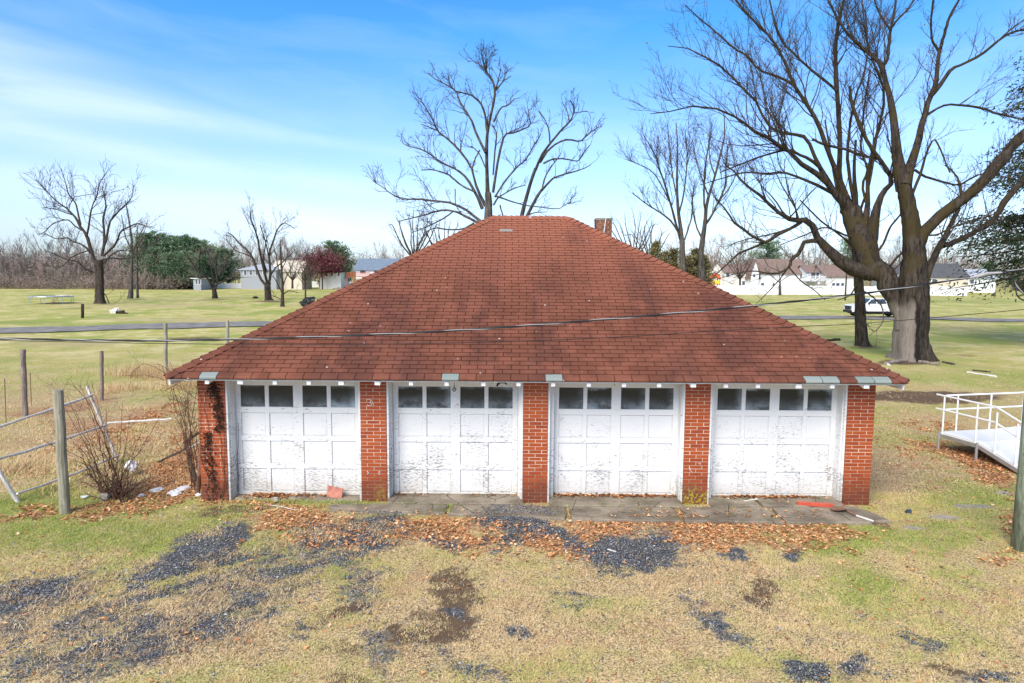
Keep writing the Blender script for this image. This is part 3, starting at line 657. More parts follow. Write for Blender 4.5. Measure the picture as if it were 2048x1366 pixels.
for side in ('front', 'left', 'right', 'back'):
    o, a, s, hw, ht = frame(side); n = np.cross(a, s); sl = (hw-ht)/SLEN
    st = MB(); tints = []; TW = .3048; drift = 0
    for i in range(52):
        off = (0 if i % 2 else TW/2)+.012*math.sin(i*.37); x = -math.ceil(hw/TW)*TW-TW+off
        while x < hw:
            p = tab_pts(o, a, s, n, hw, sl, i, x+.0055, x+TW-.0055); xc = x+TW/2; x += TW
            if p is None: continue
            if side == 'front' and i == 0:
                # bottom course bends down over the eave
                m = MB(); f0, f1 = p[4], p[5]; dn = np.array([0, -.020, -.026]); dn2 = np.array([0, -.018, -.052])
                m.hexa(p); m.poly([f0+[0, -.001, 0], f1+[0, -.001, 0], f1+dn, f0+dn][::-1]); m.poly([f0+dn, f1+dn, f1+dn2, f0+dn2][::-1])
                g = any(abs(xc+EC-gx) < TW/2 for gx in GREY)
                ob = m.build('shingle', M['shingle_grey' if g else 'shingle'], GAR)
                if g: ob['label'] = 'grey green replacement shingle at the eave'
                cnt += 1
            elif side == 'front' and cnt < 300:
                MB().hexa(p).build('shingle', M['shingle'], GAR); cnt += 1
            else:
                st.hexa(p); tints += [rs.random()]*8
    me = st.mesh('shingle_courses', M['shingle']); at = me.attributes.new('tint', 'FLOAT', 'POINT'); at.data.foreach_set('value', np.array(tints, np.float32))
    tag(link('shingle_courses', me, GAR), kind='stuff')
print('single shingles', cnt)
# one pale replacement tab and a metal clip near the ridge
q = P(1012, 471, 16.9)
MB().hexa([frame('front')[0]+np.array([1, 0, 0])*(q[0]-EC+dx_)+frame('front')[2]*ss+np.array([0, -sa, ca])*hh for hh in (.012, .021) for dx_, ss in ((-.16, SLEN-.80), (.16, SLEN-.80), (.16, SLEN-.69), (-.16, SLEN-.69))]).build('replacement_shingle', M['shingle_grey'], GAR)
MB().box((EC-.035-.0, RY-.10, RZ-.03), (EC+.03, RY+.03, RZ+.055)).build('ridge_clip', M['grey_metal'], GAR)
# hip and ridge caps
def caps(p0, p1, nl, nr, num, wd=.15):
    """bent pieces along p0->p1; nl/nr unit vectors lying in the two slopes, square to the line"""
    p0, p1 = np.array(p0, float), np.array(p1, float); L = p1-p0
    up = -(nl+nr); up /= np.linalg.norm(up)
    for i in range(num):
        c0 = p0+L*(i/num); c1 = p0+L*min(1, (i+1.12)/num); h0 = .046+rs.uniform(0, .006); h1 = .022; j = rs.uniform(-.006, .006)
        t = [c0+nl*(wd+j)+up*(h0-.012), c0+up*h0, c0+nr*(wd+j)+up*(h0-.012)]; u = [c1+nl*(wd+j)+up*(h1-.012), c1+up*h1, c1+nr*(wd+j)+up*(h1-.012)]
        b = [x-up*.011 for x in t]; d = [x-up*.011 for x in u]; m = MB()
        m.poly([t[0], t[1], u[1], u[0]]); m.poly([t[1], t[2], u[2], u[1]]); m.poly([b[1], b[0], d[0], d[1]]); m.poly([b[2], b[1], d[1], d[2]])
        m.poly([b[0], b[1], t[1], t[0]]); m.poly([b[1], b[2], t[2], t[1]]); m.poly([b[0], t[0], u[0], d[0]]); m.poly([b[2], d[2], u[2], t[2]]); m.poly([d[1], d[0], u[0], u[1]]); m.poly([d[2], d[1], u[1], u[2]])
        m.build('hip_cap', M['shingle'], GAR)
def perp(line, v): line = line/np.linalg.norm(line); w = v-line*np.dot(v, line); return w/np.linalg.norm(w)
ZC = EZ+.012
RL, RR = (EC-.96, RY, RZ+.01), (EC+.96, RY, RZ+.01)
for cx, cy, rp_, sx, sy in ((EC-EHW, EY, RL, 1, 1), (EC+EHW, EY, RR, -1, 1), (EC-EHW, EY+2*RUN, RL, 1, -1), (EC+EHW, EY+2*RUN, RR, -1, -1)):
    p0 = np.array([cx, cy, ZC]); L = np.array(rp_)-p0
    vf = perp(L, np.array([sx*1., 0, 0])); vs = perp(L, np.array([0, sy*1., 0]))
    caps(p0, rp_, vf, vs, 50 if cy < 13 else 40)
caps(RL, RR, np.array([0, -ca, -sa]), np.array([0, ca, -sa]), 13)
# fascia, soffit boards, rafter tails
MB().box((EC-EHW+.05, EY+.05, EZ-.075), (EC+EHW-.05, EY+.075, EZ-.045)).build('fascia', M['clean_white'], GAR)
for sx in (-1, 1):
    x = EC+sx*(EHW-.02); MB().box((min(x, x-sx*.03), EY+.06, EZ-.16), (max(x, x-sx*.03), EY+2*RUN-.06, EZ-.055)).build('fascia', M['clean_white'], GAR)
MB().hexa([(EC-EHW+.08, EY+.078, EZ-.055), (EC+EHW-.08, EY+.078, EZ-.055), (EC+EHW-.6, PF+.2, EZ+.20), (EC-EHW+.6, PF+.2, EZ+.20), (EC-EHW+.08, EY+.078, EZ-.045), (EC+EHW-.08, EY+.078, EZ-.045), (EC+EHW-.6, PF+.2, EZ+.21), (EC-EHW+.6, PF+.2, EZ+.21)]).build('soffit', M['clean_white'], GAR)
for px in (417, 483, 552, 619.5, 684, 756, 823, 894, 967, 1037, 1106, 1177, 1247, 1317, 1385, 1450, 1514, 1572, 1595, 1662, 1730):
    if px == 1572: continue
    x = P(px, 765, EY+.10)[0]; w = .036+.012*(px in (483, 684, 756, 1385, 1595, 1730))
    MB().hexa([(x-w, EY+.035, EZ-.135), (x+w, EY+.035, EZ-.135), (x+w, PF+.24, EZ+.0), (x-w, PF+.24, EZ+.0), (x-w, EY+.035, EZ-.062), (x+w, EY+.035, EZ-.062), (x+w, PF+.24, EZ+.18), (x-w, PF+.24, EZ+.18)]).build('rafter_tail', M['clean_white'], GAR)
# pulley on a wire at bay two, broken bracket beside it
pc = P(908.5, 779, 12.2)
m = MB().tube([P(908.5, 756, 12.2), pc+np.array([0, 0, .06])], .004, 5); m.build('pulley_wire', M['dark_metal'], GAR)
m = MB()
for k in range(16):
    a0, a1 = 2*math.pi*k/16, 2*math.pi*(k+1)/16
    q = lambda a, r, y: (pc[0]+r*math.cos(a), pc[1]+y, pc[2]+r*math.sin(a))
    m.hexa([q(a0, .024, -.012), q(a1, .024, -.012), q(a1, .036, -.012), q(a0, .036, -.012), q(a0, .024, .012), q(a1, .024, .012), q(a1, .036, .012), q(a0, .036, .012)])
for a in (0.5, 2.1, 3.7): m.tube([(pc[0], pc[1], pc[2]), (pc[0]+.03*math.cos(a), pc[1], pc[2]+.03*math.sin(a))], .005, 5)
m.tube([pc+np.array([0, 0, .075]), pc+np.array([0, 0, .03])], .008, 6); m.build('pulley', M['black'], GAR)
b0 = P(995, 760, 12.2)
m = MB(); 
for A, B, r in (((995, 757), (998, 768), .02), ((996, 764), (1008, 764), .028), ((1006, 763), (1013, 768), .016), ((998, 764), (994, 772), .018), ((1003, 760), (1007, 758), .02)):
    m.tube([P(*A, 12.2), P(*B, 12.25)], r, 7)
m.build('broken_bracket', M['black'], GAR)
MB().tube([P(1229.5, 763, 12.1), P(1229, 771, 12.1)], .006, 5).build('hook', M['rust'], GAR)
# old paint marks on two piers
def squig(pts, r=.0045):
    MB().tube([P(x, y, PF-.004) for x, y in pts], r, 5).build('paint_mark', M['clean_white'], GAR)
squig([(734, 800), (738, 798), (742, 800), (741, 804), (737, 805), (742, 806), (743, 810), (739, 812), (734, 810)]); squig([(741, 799), (745, 803), (744, 808)], .003)
squig([(734, 942), (737, 945), (735, 949)]); squig([(757, 942), (760, 944), (756, 947), (760, 949)]); squig([(1378, 935), (1382, 938), (1379, 941), (1384, 943)]); squig([(1397, 927), (1401, 926), (1400, 931)])
# chimney on the rear slope
CX0, CX1 = P(1192.5, 450, 19.3)[0], P(1224, 450, 19.3)[0]; CT = P(1208, 436, 19.3)[2]
ch = empty('chimney', ((CX0+CX1)/2, 19.3, 4)); ch.parent = GAR; ch.location = Vector(((CX0+CX1)/2, 19.3, 4))-GAR.location
MB().box((CX0+.008, 19.308, 3.6), (CX1-.008, 19.73, CT-.06)).build('mortar', M['mortar'], ch)
w = CX1-CX0; fu = (w-.012)/2; ha = (w-.024-fu)/2
for c in range(14):
    z = CT-.14-c*CO
    for (bx, bw) in ([(0, fu), (fu+.012, fu)] if c % 2 else [(0, ha), (ha+.012, fu), (ha+fu+.024, ha)]):
        MB().box((CX0+bx, 19.30+rb.uniform(-.003, .003), z), (CX0+bx+bw, 19.4, z+.0595)).build('brick', M['brick_old'], ch)
    for yy in (19.41, 19.58): MB().box((CX0-.001, yy, z), (CX0+.08, yy+.15, z+.0595)).box((CX1-.08, yy, z), (CX1+.001, yy+.15, z+.0595)).build('brick', M['brick_old'], ch)
MB().box((CX0-.012, 19.285, CT-.07), (CX1+.012, 19.75, CT)).build('chimney_cap', M['concrete'], ch, bevel=.01)
MB().tube([P(1207, 471, 19.1), P(1212, 436, 19.15), P(1214, 405, 19.2)], [.014, .010, .004], 6).build('aerial', M['plastic_white'], GAR)
# ------------------------------------------------------------------ utility pole and cables
PX, PY = 8.13, 10.42
m = MB(); m.tube([(PX, PY, -.2), (PX+.01, PY, 1.5), (PX, PY+.01, 3.2), (PX, PY, 9.2)], [.185, .178, .168, .13], 20)
up_ = empty('utility_pole', (PX, PY, 0), 'weathered greenish wooden utility pole cut off by the right edge of the picture', 'utility pole')
m.build('pole', M['pole_wood'], up_, smooth=True)
MB().tube([(PX-.16, PY-.04, 1.55), (PX-.175, PY-.05, 1.55)], .012, 8).build('bolt', M['rust'], up_)
def smoothpts(ctrl, n):
    c = np.array(ctrl, float); c = np.vstack([2*c[0]-c[1], c, 2*c[-1]-c[-2]]); out_ = []
    seg = len(c)-3; t = np.linspace(0, seg-1e-6, n)
    for u in t:
        i = int(u); f = u-i; p0, p1, p2, p3 = c[i:i+4]
        out_.append(.5*((2*p1)+(-p0+p2)*f+(2*p0-5*p1+4*p2-p3)*f*f+(-p0+3*p1-3*p2+p3)*f**3))
    return np.array(out_)
cb = empty('service_cable', (0, 9.8, 3.8), 'twisted black and silver service cable strung across in front of the roof', 'cable')
ctrl = [P(px, py, y) for px, py, y in ((-260, 668, 9.3), (0, 677, 9.3), (340, 681, 9.5), (700, 671, 9.7), (1000, 655, 9.8), (1400, 622, 9.9), (1700, 590, 10.0), (1880, 564, 10.1), (2050, 538, 10.2), (2140, 523, 10.3))]
cp = smoothpts(ctrl, 420); s_ = np.concatenate([[0], np.cumsum(np.linalg.norm(np.diff(cp, axis=0), axis=1))])
for nm, ph, r_, mt in (('black_strand', 0, .0085, 'cable_black'), ('black_strand', 2.1, .0085, 'cable_black'), ('bare_strand', 4.2, .006, 'cable_grey')):
    a = s_*2*math.pi/1.05+ph; q = cp+np.stack([0*a, np.cos(a)*.009, np.sin(a)*.009], -1)
    MB().tube(q, r_, 6, False).build(nm, M[mt], cb, smooth=True)
m = MB().tube([P(1940, 555.5, 10.1), P(1958, 551.5, 10.1), P(1975, 547, 10.1), P(2004, 545, 10.1)], [.012, .024, .024, .012], 8); m.build('splice', M['cable_grey'], cb)
m = MB().tube(smoothpts([P(2006, 544.5, 10.1), P(2022, 552, 10.08), P(2031, 572, 10.05), P(2034, 590, 10.0), P(2048, 601, 10.1), P(2080, 606, 10.3)], 30), .010, 6); m.build('drip_loop', M['cable_black'], cb, smooth=True)
MB().tube(smoothpts([P(2010, 545, 10.1), P(2024, 556, 10.12), P(2034, 572, 10.1), P(2048, 588, 10.1)], 16), .007, 6).build('drip_loop', M['cable_grey'], cb, smooth=True)
ctrl = [P(px, py, y) for px, py, y in ((-260, 676, 9.9), (0, 681, 10), (330, 687, 10.2), (600, 689, 10.3), (900, 686, 10.4), (1200, 676, 10.5), (1430, 662, 10.6), (1600, 653, 10.7), (1750, 645, 10.8), (2048, 619, 10.9), (2140, 609, 11))]
tag(MB().tube(smoothpts(ctrl, 90), .0055, 5, False).build('thin_wire', M['cable_black'], smooth=True), 'single thin dark wire sagging just below the twisted cable', 'wire')
tag(MB().tube(smoothpts([P(1700, 476, 60), P(1760, 480, 70), P(1830, 484, 80)], 10), .02, 4, False).build('thin_wire', M['cable_grey']), 'short pale wire among the trees above the white fence', 'wire')

# ------------------------------------------------------------------ fence posts left
def post(px, pyb, pytop, r, label, lean=(0, 0), mat='weathered_post', cat='post', group='wooden posts standing on the left'):
    g = G(px, pyb); t = P(px, pytop, g[1]); h = t[2]; x0, y0 = g[0], g[1]
    m = MB(); nn = 7
    pts = [(x0+(t[0]-g[0]+lean[0])*k/nn+.006*math.sin(k*2.+px), y0+lean[1]*k/nn, -.15+(h+.15)*k/nn) for k in range(nn+1)]
    m.tube(pts, [r*(1.04-.06*k/nn+.03*math.sin(k*3+px)) for k in range(nn+1)], 12)
    tag(m.build('fence_post', M[mat], smooth=False), label, cat, group); return Vector(pts[-1])
post(130, 1028, 780, .082, 'thick round weathered post in front of the fallen white rails', (-.12, 0))
post(50, 832, 699, .078, 'brown weathered post leaning slightly by the left edge of the yard', (-.07, 0), 'weathered_brown')
post(203, 800, 702, .060, 'grey brown post standing beyond the leaning white rail', (0, 0), 'weathered_brown')
post(331, 752, 646, .075, 'greenish square topped post beside dry weeds left of the roof corner')
post(455, 705, 641, .085, 'post half hidden by the roof edge with the grey driveway behind it')
post(165, 637, 608, .12, 'short dark stake standing alone in the field near the trampoline', (0, 0), 'bark')
# thin wire and stakes of the old fence
for px, pb, pt, lb in ((12, 850, 757, 'thin dark metal stake at the far left of the yard'), (63, 812, 745, 'thin rusty stake right of the leaning brown post')):
    g = G(px, pb); t = P(px-3, pt, g[1]); tag(MB().tube([(g[0], g[1], -.1), t], .012, 5).build('stake', M['rust']), lb, 'stake')
# ------------------------------------------------------------------ broken white rail fence
rf = empty('rail_fence', (-8.9, 13.5, 0), 'broken leaning rail fence of peeling white poles left of the bramble', 'fence')
A0 = G(240, 926); A1 = P(173, 772, A0[1]-.35); B0 = G(43, 1008); B1 = P(-60, 850, B0[1]-.35)
def bent(a, b, r, mat, nm, sag=.03, n=7, seed=0, wob=.012):
    q = random.Random(seed); a = Vector(a); b = Vector(b); pts = [a.lerp(b, k/n)+Vector((q.uniform(-wob, wob), q.uniform(-wob, wob), -sag*math.sin(math.pi*k/n)+q.uniform(-wob, wob))) for k in range(n+1)]
    return MB().tube(pts, [r*q.uniform(.85, 1.12) for _ in pts], 8).build(nm, M[mat], rf)
bent(A0+[0, 0, -.08], A1, .032, 'pale_wood', 'post', 0, seed=1); bent(B0+[0, 0, -.08], B1, .036, 'pale_wood', 'post', 0, seed=2)
ya = A0[1]-.3; yb = B0[1]-.2
bent(P(186, 789, ya), P(-110, 889, yb-.6), .026, 'pale_wood', 'rail', .02, 10, 3)
bent(P(216, 849, ya+.15), P(-100, 946, yb-.6), .026, 'pale_wood', 'rail', .03, 10, 4)
bent(P(237, 912, ya+.25), P(32, 987, yb), .024, 'pale_wood', 'rail', .03, 10, 5)
bent(P(213, 846, ya+.15), P(345, 838, 14.9), .022, 'pale_wood', 'rail', .0, 8, 6)
f2 = empty('rail_fence', (-7, 14.5, 0), 'grey fragment of rail fence leaning against the left corner of the garage', 'fence'); rf = f2
bent(P(373, 885, 13.6), P(392, 962, 13.3), .035, 'bark_grey', 'post', 0, 5, 7); bent(P(368, 884, 13.6), P(412, 857, 13.5), .028, 'bark_grey', 'rail', 0, 5, 8)
bent(P(374, 900, 13.6), P(412, 876, 13.5), .026, 'pale_wood', 'rail', 0, 5, 9); bent(P(300, 930, 15.2), P(373, 896, 13.7), .022, 'bark_grey', 'rail', .02, 6, 10)
tag(MB().tube([G(395, 988), P(399, 950, 12.6), P(404, 880, 12.62), P(406, 800, 12.65)], [.045, .045, .045, .04], 8).build('leaning_pole', M['rust']), 'dark rusty pole leaning on the left corner of the garage', 'pole')
# ------------------------------------------------------------------ litter by the bramble
def crumple(px, py, r, label, name, mat, cat, seed, h=.6, dz=0, y=None):
    g = G(px, py); g[2] = gz(g[0], g[1])+dz; bm = bmesh.new(); bmesh.ops.create_icosphere(bm, subdivisions=3, radius=1); q = random.Random(seed)
    o3 = [Vector((q.uniform(-1, 1), q.uniform(-1, 1), q.uniform(-1, 1))) for _ in range(26)]
    for v in bm.verts:
        d = v.co.normalized(); k = 1
        for w_ in o3:
            e = (d-w_.normalized()).length; k += .25*math.exp(-(e/.35)**2)*(1 if w_.x > 0 else -1)
        v.co = d*k*r*(1+q.uniform(-.17, .17)); v.co.z *= h
        v.co.x *= 1.15
    me = bpy.data.meshes.new(name); bm.to_mesh(me); bm.free(); me.materials.append(M[mat])
    tag(link(name, me, None, (g[0], g[1], g[2]+r*h*.7)), label, cat)
crumple(262, 952, .11, 'crumpled pale plastic bag caught on the right side of the bramble', 'plastic_bag', 'plastic_white', 'bag', 1, 1.0, .12)
crumple(168, 998, .055, 'small white scrap of plastic lying left of the bramble base', 'plastic_scrap', 'plastic_white', 'litter', 2, .5)
crumple(312, 982, .11, 'flattened white plastic sheet among leaves nearest the bramble', 'plastic_scrap', 'plastic_white', 'litter', 3, .28)
crumple(347, 990, .10, 'white plastic lump midway between the bramble and the garage corner', 'plastic_scrap', 'plastic_white', 'litter', 4, .5)
crumple(365, 978, .10, 'white plastic scrap nearest the leaning pole', 'plastic_scrap', 'plastic_white', 'litter', 5, .3)
crumple(280, 994, .07, 'small white scrap in the leaves right behind the bramble foot', 'plastic_scrap', 'plastic_white', 'litter', 6, .4)
crumple(396, 992, .05, 'small blue and white scrap at the foot of the rusty pole', 'plastic_scrap', 'plastic_white', 'litter', 7, .6)
crumple(208, 1000, .09, 'grey rock at the foot of the bramble', 'rock', 'stone', 'rock', 8, .8)
crumple(548, 1003, .07, 'rounded tan stone beside the leaf heap before the first door', 'rock', 'stone', 'rock', 9, .7)
crumple(1815, 1026, .035, 'small dark lump of metal in the grass right of the apron', 'metal_scrap', 'blue_dark', 'scrap', 10, 1.2)
def board(a, b, w, t, name, mat, label, cat, up=(0, 0, 1), bevel=.004):
    a = Vector(a); b = Vector(b); d = (b-a); L = d.length; d.normalize(); u = Vector(up); s_v = d.cross(u).normalized(); u = s_v.cross(d)
    m = MB(); q = [a+s_v*sx*w/2+u*sz*t for sx, sz in ((-1, 0), (1, 0), (1, 1), (-1, 1))]
    m.hexa([q[0], q[1], q[1]+d*L, q[0]+d*L, q[3], q[2], q[2]+d*L, q[3]+d*L])
    return tag(m.build(name, M[mat], bevel=bevel), label, cat)
board(G(1594, 1009, .06), G(1667, 1014, .06), .10, .055, 'red_board', 'red_board', 'bright red painted board lying under the fourth garage door', 'board')
# small brick coloured slab leaning against door one
a = G(653, 995, .02); b = G(683, 998, .02)
m = MB(); hh = .20
m.hexa([a, b, b+[0, .03, 0], a+[0, .03, 0], a+[0, .09, hh], b+[.01, .09, hh-.03], b+[.01, .12, hh-.03], a+[0, .12, hh]])
tag(m.build('brick_slab', M['pinkish'], bevel=.006), 'salmon pink slab leaning against the foot of the first garage door', 'slab')
board(G(1488, 1004, .05), G(1515, 999, .05), .05, .02, 'driftwood', 'pale_wood', 'pale splinter of wood lying under the left half of the fourth door', 'wood')
board(G(1215, 1099, .06), G(1232, 1104, .06), .03, .012, 'splinter', 'pale_wood', 'pale wood splinter lying on the large gravel patch', 'wood')
# ------------------------------------------------------------------ shovel on the apron
sh = empty('shovel', (6.2, 11.8, .06), 'old shovel with rusty blade and white shaft at the right end of the apron', 'shovel')
p0 = G(1661, 1021, .07); p1 = G(1690, 1018, .09); p2 = G(1713, 1031, .08); p3 = G(1748, 1043, .08); p4 = G(1762, 1048, .08)
m = MB(); c0 = Vector(p0); c1 = Vector(p1); ax = (c1-c0).normalized(); sd2 = ax.cross(Vector((0, 0, 1))).normalized()
rows = []
for k, (t_, w_) in enumerate(((0, .02), (.08, .07), (.25, .105), (.6, .115), (.9, .10), (1.0, .05))):
    c = c0.lerp(c1, t_); rows.append([c+sd2*w_*u+Vector((0, 0, .03*u*u+.0)) for u in (-1, -.5, 0, .5, 1)])
for i in range(len(rows)-1):
    for j in range(4):
        m.poly([rows[i][j], rows[i][j+1], rows[i+1][j+1], rows[i+1][j]]); m.poly([v-Vector((0, 0, .004)) for v in (rows[i][j], rows[i+1][j], rows[i+1][j+1], rows[i][j+1])])
m.build('blade', M['rust'], sh)
MB().tube([p1+[0, 0, .0], G(1698, 1024, .09), p2], [.018, .017, .017], 8).build('socket', M['rust'], sh)
MB().tube([p2, p3], .019, 8).build('shaft', M['pale_wood'], sh)
MB().tube([p3, p4, p4+[-.03, -.09, 0], p4+[.10, -.09, 0], p4+[.09, .02, 0], p4], [.016, .012, .012, .014, .012, .012], 6).build('grip', M['rust'], sh)

# ------------------------------------------------------------------ white ramp
rm = empty('access_ramp', (11.2, 16, 0), 'white aluminium access ramp with railings on the lawn right of the garage', 'ramp')
ZD = .46
a = G(1881, 863, ZD); b = G(1957, 884, ZD); e = G(2030, 929, .22); bk = G(1889, 854, ZD); wd = 1.55
a, b, e, bk = [Vector(v) for v in (a, b, e, bk)]
dirr = (b-a).normalized(); side = Vector((-dirr.y, dirr.x, 0)).normalized(); side = side if side.x > 0 else -side
print('ramp', a, b, e, side)
e2 = e+(e-b)*.9
def beam(p, q, w, h, nm, mt, par): 
    p = Vector(p); q = Vector(q); d = (q-p).normalized(); s1 = d.cross(Vector((0, 0, 1))).normalized()*w/2; u = Vector((0, 0, h))
    return MB().hexa([p-s1-u, p+s1-u, q+s1-u, q-s1-u, p-s1, p+s1, q+s1, q-s1]).build(nm, M[mt], par)
def deck(p, q, nm):
    c = [p, q, q+side*wd, p+side*wd]; dn = Vector((0, 0, .05)); return MB().hexa([v-dn for v in c]+c).build(nm, M['deck_white'], rm)
deck(a, b, 'deck'); deck(b+Vector((0, 0, -.004)), e2, 'deck')
z5 = Vector((0, 0, .052))
for o_ in (Vector((0, 0, 0)), side*wd): beam(a+o_-z5, b+o_-z5, .05, .09, 'edge_beam', 'grey_metal', rm); beam(b+o_-z5, e2+o_-z5, .05, .09, 'edge_beam', 'grey_metal', rm)
# a second arm of the deck going right
a3 = a+side*wd; b3 = a3+(b-a)*.98; m = MB(); dn = Vector((0, 0, .05)); c = [a3+Vector((0, 0, -.003)), b3+Vector((0, 0, -.003)), b3+side*2.4+Vector((0, 0, .12)), a3+side*2.4+Vector((0, 0, .12))]
m.hexa([v-dn for v in c]+c).build('deck', M['deck_white'], rm)
def tube(p, q, r, nm, mt): return MB().tube([p, q], r, 8).build(nm, M[mt], rm)
for q_ in (a, b, a+side*wd, b+side*wd, e+side*wd*.5): tube(q_+Vector((-.03, 0, -.02)), Vector((q_.x-.03, q_.y, -.05)), .032, 'leg', 'grey_metal')
def rail(line, posts, hs=(.90, .55)):
    up = Vector((0, 0, 1))
    for h in hs:
        for i in range(len(line)-1): tube(line[i]+up*h, line[i+1]+up*h, .022, 'hand_rail', 'white_metal')
    for p in posts: tube(p+up*(-.05), p+up*.90, .02, 'post', 'white_metal')
ext = (a-b).normalized()*.18
rail([a+ext, b.lerp(a, -.35)+Vector((0, 0, .0)), e2], [a+(b-a)*.05, b+(a-b)*.08, b+(e-b)*.45, e])
rb_ = a+side*.1
rail([rb_, rb_+side*2.2, rb_+side*4.0+Vector((0, 0, .1))], [rb_+side*.35, rb_+side*1.35, rb_+side*2.35, rb_+side*3.3])

# ------------------------------------------------------------------ pickup truck
tk = empty('pickup_truck', (0, 0, 0), 'white crew cab pickup truck parked on the driveway behind the big trees', 'truck')
prof = [(0, .62), (.02, 1.12), (.12, 1.22), (1.30, 1.30), (1.38, 1.32), (1.95, 1.86), (2.15, 1.93), (3.35, 1.93), (3.55, 1.86), (3.68, 1.36), (5.60, 1.36), (5.72, 1.30), (5.74, .66)]
def arch(cx, r=.50, z=.42): return [(cx+r*math.cos(a_), z+r*math.sin(a_)) for a_ in np.linspace(.35, math.pi-.35, 8)]
low = [(5.74, .56)]+arch(4.55)+arch(1.0)+[(.02, .5)]
outl = prof+low; wid = 1.0
m = MB()
def yb_(z): return 1.0 if z < 1.3 else 1.0-.30*(z-1.3)/.63     # tumblehome of the cab
n = len(outl); b0_ = len(m.v)
for sgn in (-1, 1):
    for (x, z) in outl: m.v.append((x, sgn*yb_(z)*wid, z))
for i in range(n):
    k = (i+1) % n; m.f.append([b0_+i, b0_+k, b0_+n+k, b0_+n+i])
from mathutils.geometry import tessellate_polygon
tri = tessellate_polygon([[Vector((x, z, 0)) for x, z in outl]])
for t3 in tri: m.f.append([b0_+i for i in t3]); m.f.append([b0_+n+i for i in t3[::-1]])
m.build('body', M['car_paint'], tk, (0, 0, 0))
for s in (-1, 1):
    y = lambda z: s*(yb_(z)+.006)
    for q_ in ([(1.52, 1.36), (1.98, 1.80), (2.42, 1.84), (2.42, 1.36)], [(2.50, 1.36), (2.50, 1.84), (3.30, 1.84), (3.42, 1.36)]):
        MB().prism([(x, y(z), z) for x, z in q_], (0, s*.006, 0)).build('side_window', M['car_glass'], tk, (0, 0, 0))
    MB().box((2.46, s*1.002-.003, .62), (2.475, s*1.002+.003, 1.34)).box((3.52, s*1.002-.003, .8), (3.53, s*1.002+.003, 1.34)).box((1.42, s*1.002-.003, .62), (1.43, s*1.002+.003, 1.3)).build('door_seam', M['black'], tk, (0, 0, 0))
    MB().box((2.15, s*1.01-.012, 1.12), (2.33, s*1.01+.012, 1.15)).build('door_handle', M['black'], tk, (0, 0, 0))
    MB().box((1.55, min(s*1.02, s*1.24), 1.34), (1.68, max(s*1.02, s*1.24), 1.52)).build('mirror', M['black'], tk, (0, 0, 0), bevel=.02)
    MB().box((-.012, min(s*.70, s*.98), .98), (.05, max(s*.70, s*.98), 1.14)).build('headlight', M['lamp_lens'], tk, (0, 0, 0))
    MB().box((1.55, min(s*.85, s*1.04), .42), (4.0, max(s*.85, s*1.04), .50)).build('running_board', M['black'], tk, (0, 0, 0))
    for cx in (1.0, 4.55):
        w_ = empty('wheel', (cx, s*.86, .42)); w_.parent = tk
        o1 = MB().tube([(cx, s*.72, .42), (cx, s*.74, .42), (cx, s*.96, .42), (cx, s*.98, .42)], [.37, .42, .42, .38], 24).build('tyre', M['tyre'], w_)
        MB().tube([(cx, s*.97, .42), (cx, s*.99, .42)], [.25, .22], 16).build('rim', M['rim'], w_)
MB().box((-.03, -.68, .72), (.03, .68, 1.10)).build('grille', M['black'], tk, (0, 0, 0)); MB().box((-.10, -.98, .42), (.10, .98, .68)).build('bumper', M['black'], tk, (0, 0, 0), bevel=.03)
MB().box((5.70, -.95, .5), (5.86, .95, .68)).build('bumper', M['grey_metal'], tk, (0, 0, 0)); MB().prism([(1.42, -.80, 1.35), (1.42, .80, 1.35), (1.93, .70, 1.84), (1.93, -.70, 1.84)], (-.03, 0, .03)).build('windscreen', M['car_glass'], tk, (0, 0, 0))
MB().box((3.75, -.85, .9), (5.6, .85, 1.365)).build('bed', M['black'], tk, (0, 0, 0)); MB().box((.3, -.8, .3), (5.6, .8, .55)).build('chassis', M['black'], tk, (0, 0, 0))
g = G(1690, 634); tk.location = (g[0]+.1, g[1]-.3, .08+gz(g[0], g[1])); tk.rotation_euler = (0, 0, D2R(-3)); tk.scale = (.98, .98, .98)

# ------------------------------------------------------------------ trampoline
tr = empty('trampoline', (0, 0, 0), 'round trampoline with grey mat standing in the field left of the big bare tree', 'trampoline')
g = G(100, 607); R_ = 2.42; H_ = .90; cx, cy = g[0]+.2, g[1]
MB().tube([(cx+R_*math.cos(a_), cy+R_*math.sin(a_), H_) for a_ in np.linspace(0, 2*math.pi, 33)], .06, 6, False).build('rim', M['grey_metal'], tr)
MB().poly([(cx+R_*.84*math.cos(a_), cy+R_*.84*math.sin(a_), H_-.02) for a_ in np.linspace(0, 2*math.pi, 33)[:-1]]).build('mat', M['roof_grey'], tr)
mp = MB(); an = np.linspace(0, 2*math.pi, 33)
for i in range(32): mp.poly([(cx+r_*math.cos(a_), cy+r_*math.sin(a_), H_+.03) for r_, a_ in ((R_*.84, an[i]), (R_, an[i]), (R_, an[i+1]), (R_*.84, an[i+1]))])
mp.build('pad', M['plastic_white'], tr)
for k in range(8):
    a_ = k*math.pi/4+.3; MB().tube([(cx+R_*math.cos(a_), cy+R_*math.sin(a_), -.05), (cx+R_*math.cos(a_), cy+R_*math.sin(a_), H_)], .03, 6).build('leg', M['grey_metal'], tr)
lx = cx+R_*.72; m = MB()
for d_ in (0, .3): m.tube([(lx+d_, cy-R_-.3, 0), (lx+d_, cy-R_*.75, H_)], .03, 5)
for k in (.3, .6): m.box((lx, cy-R_-.1, k*H_), (lx+.3, cy-R_+.0, k*H_+.05))
m.build('ladder', M['rust'], tr)
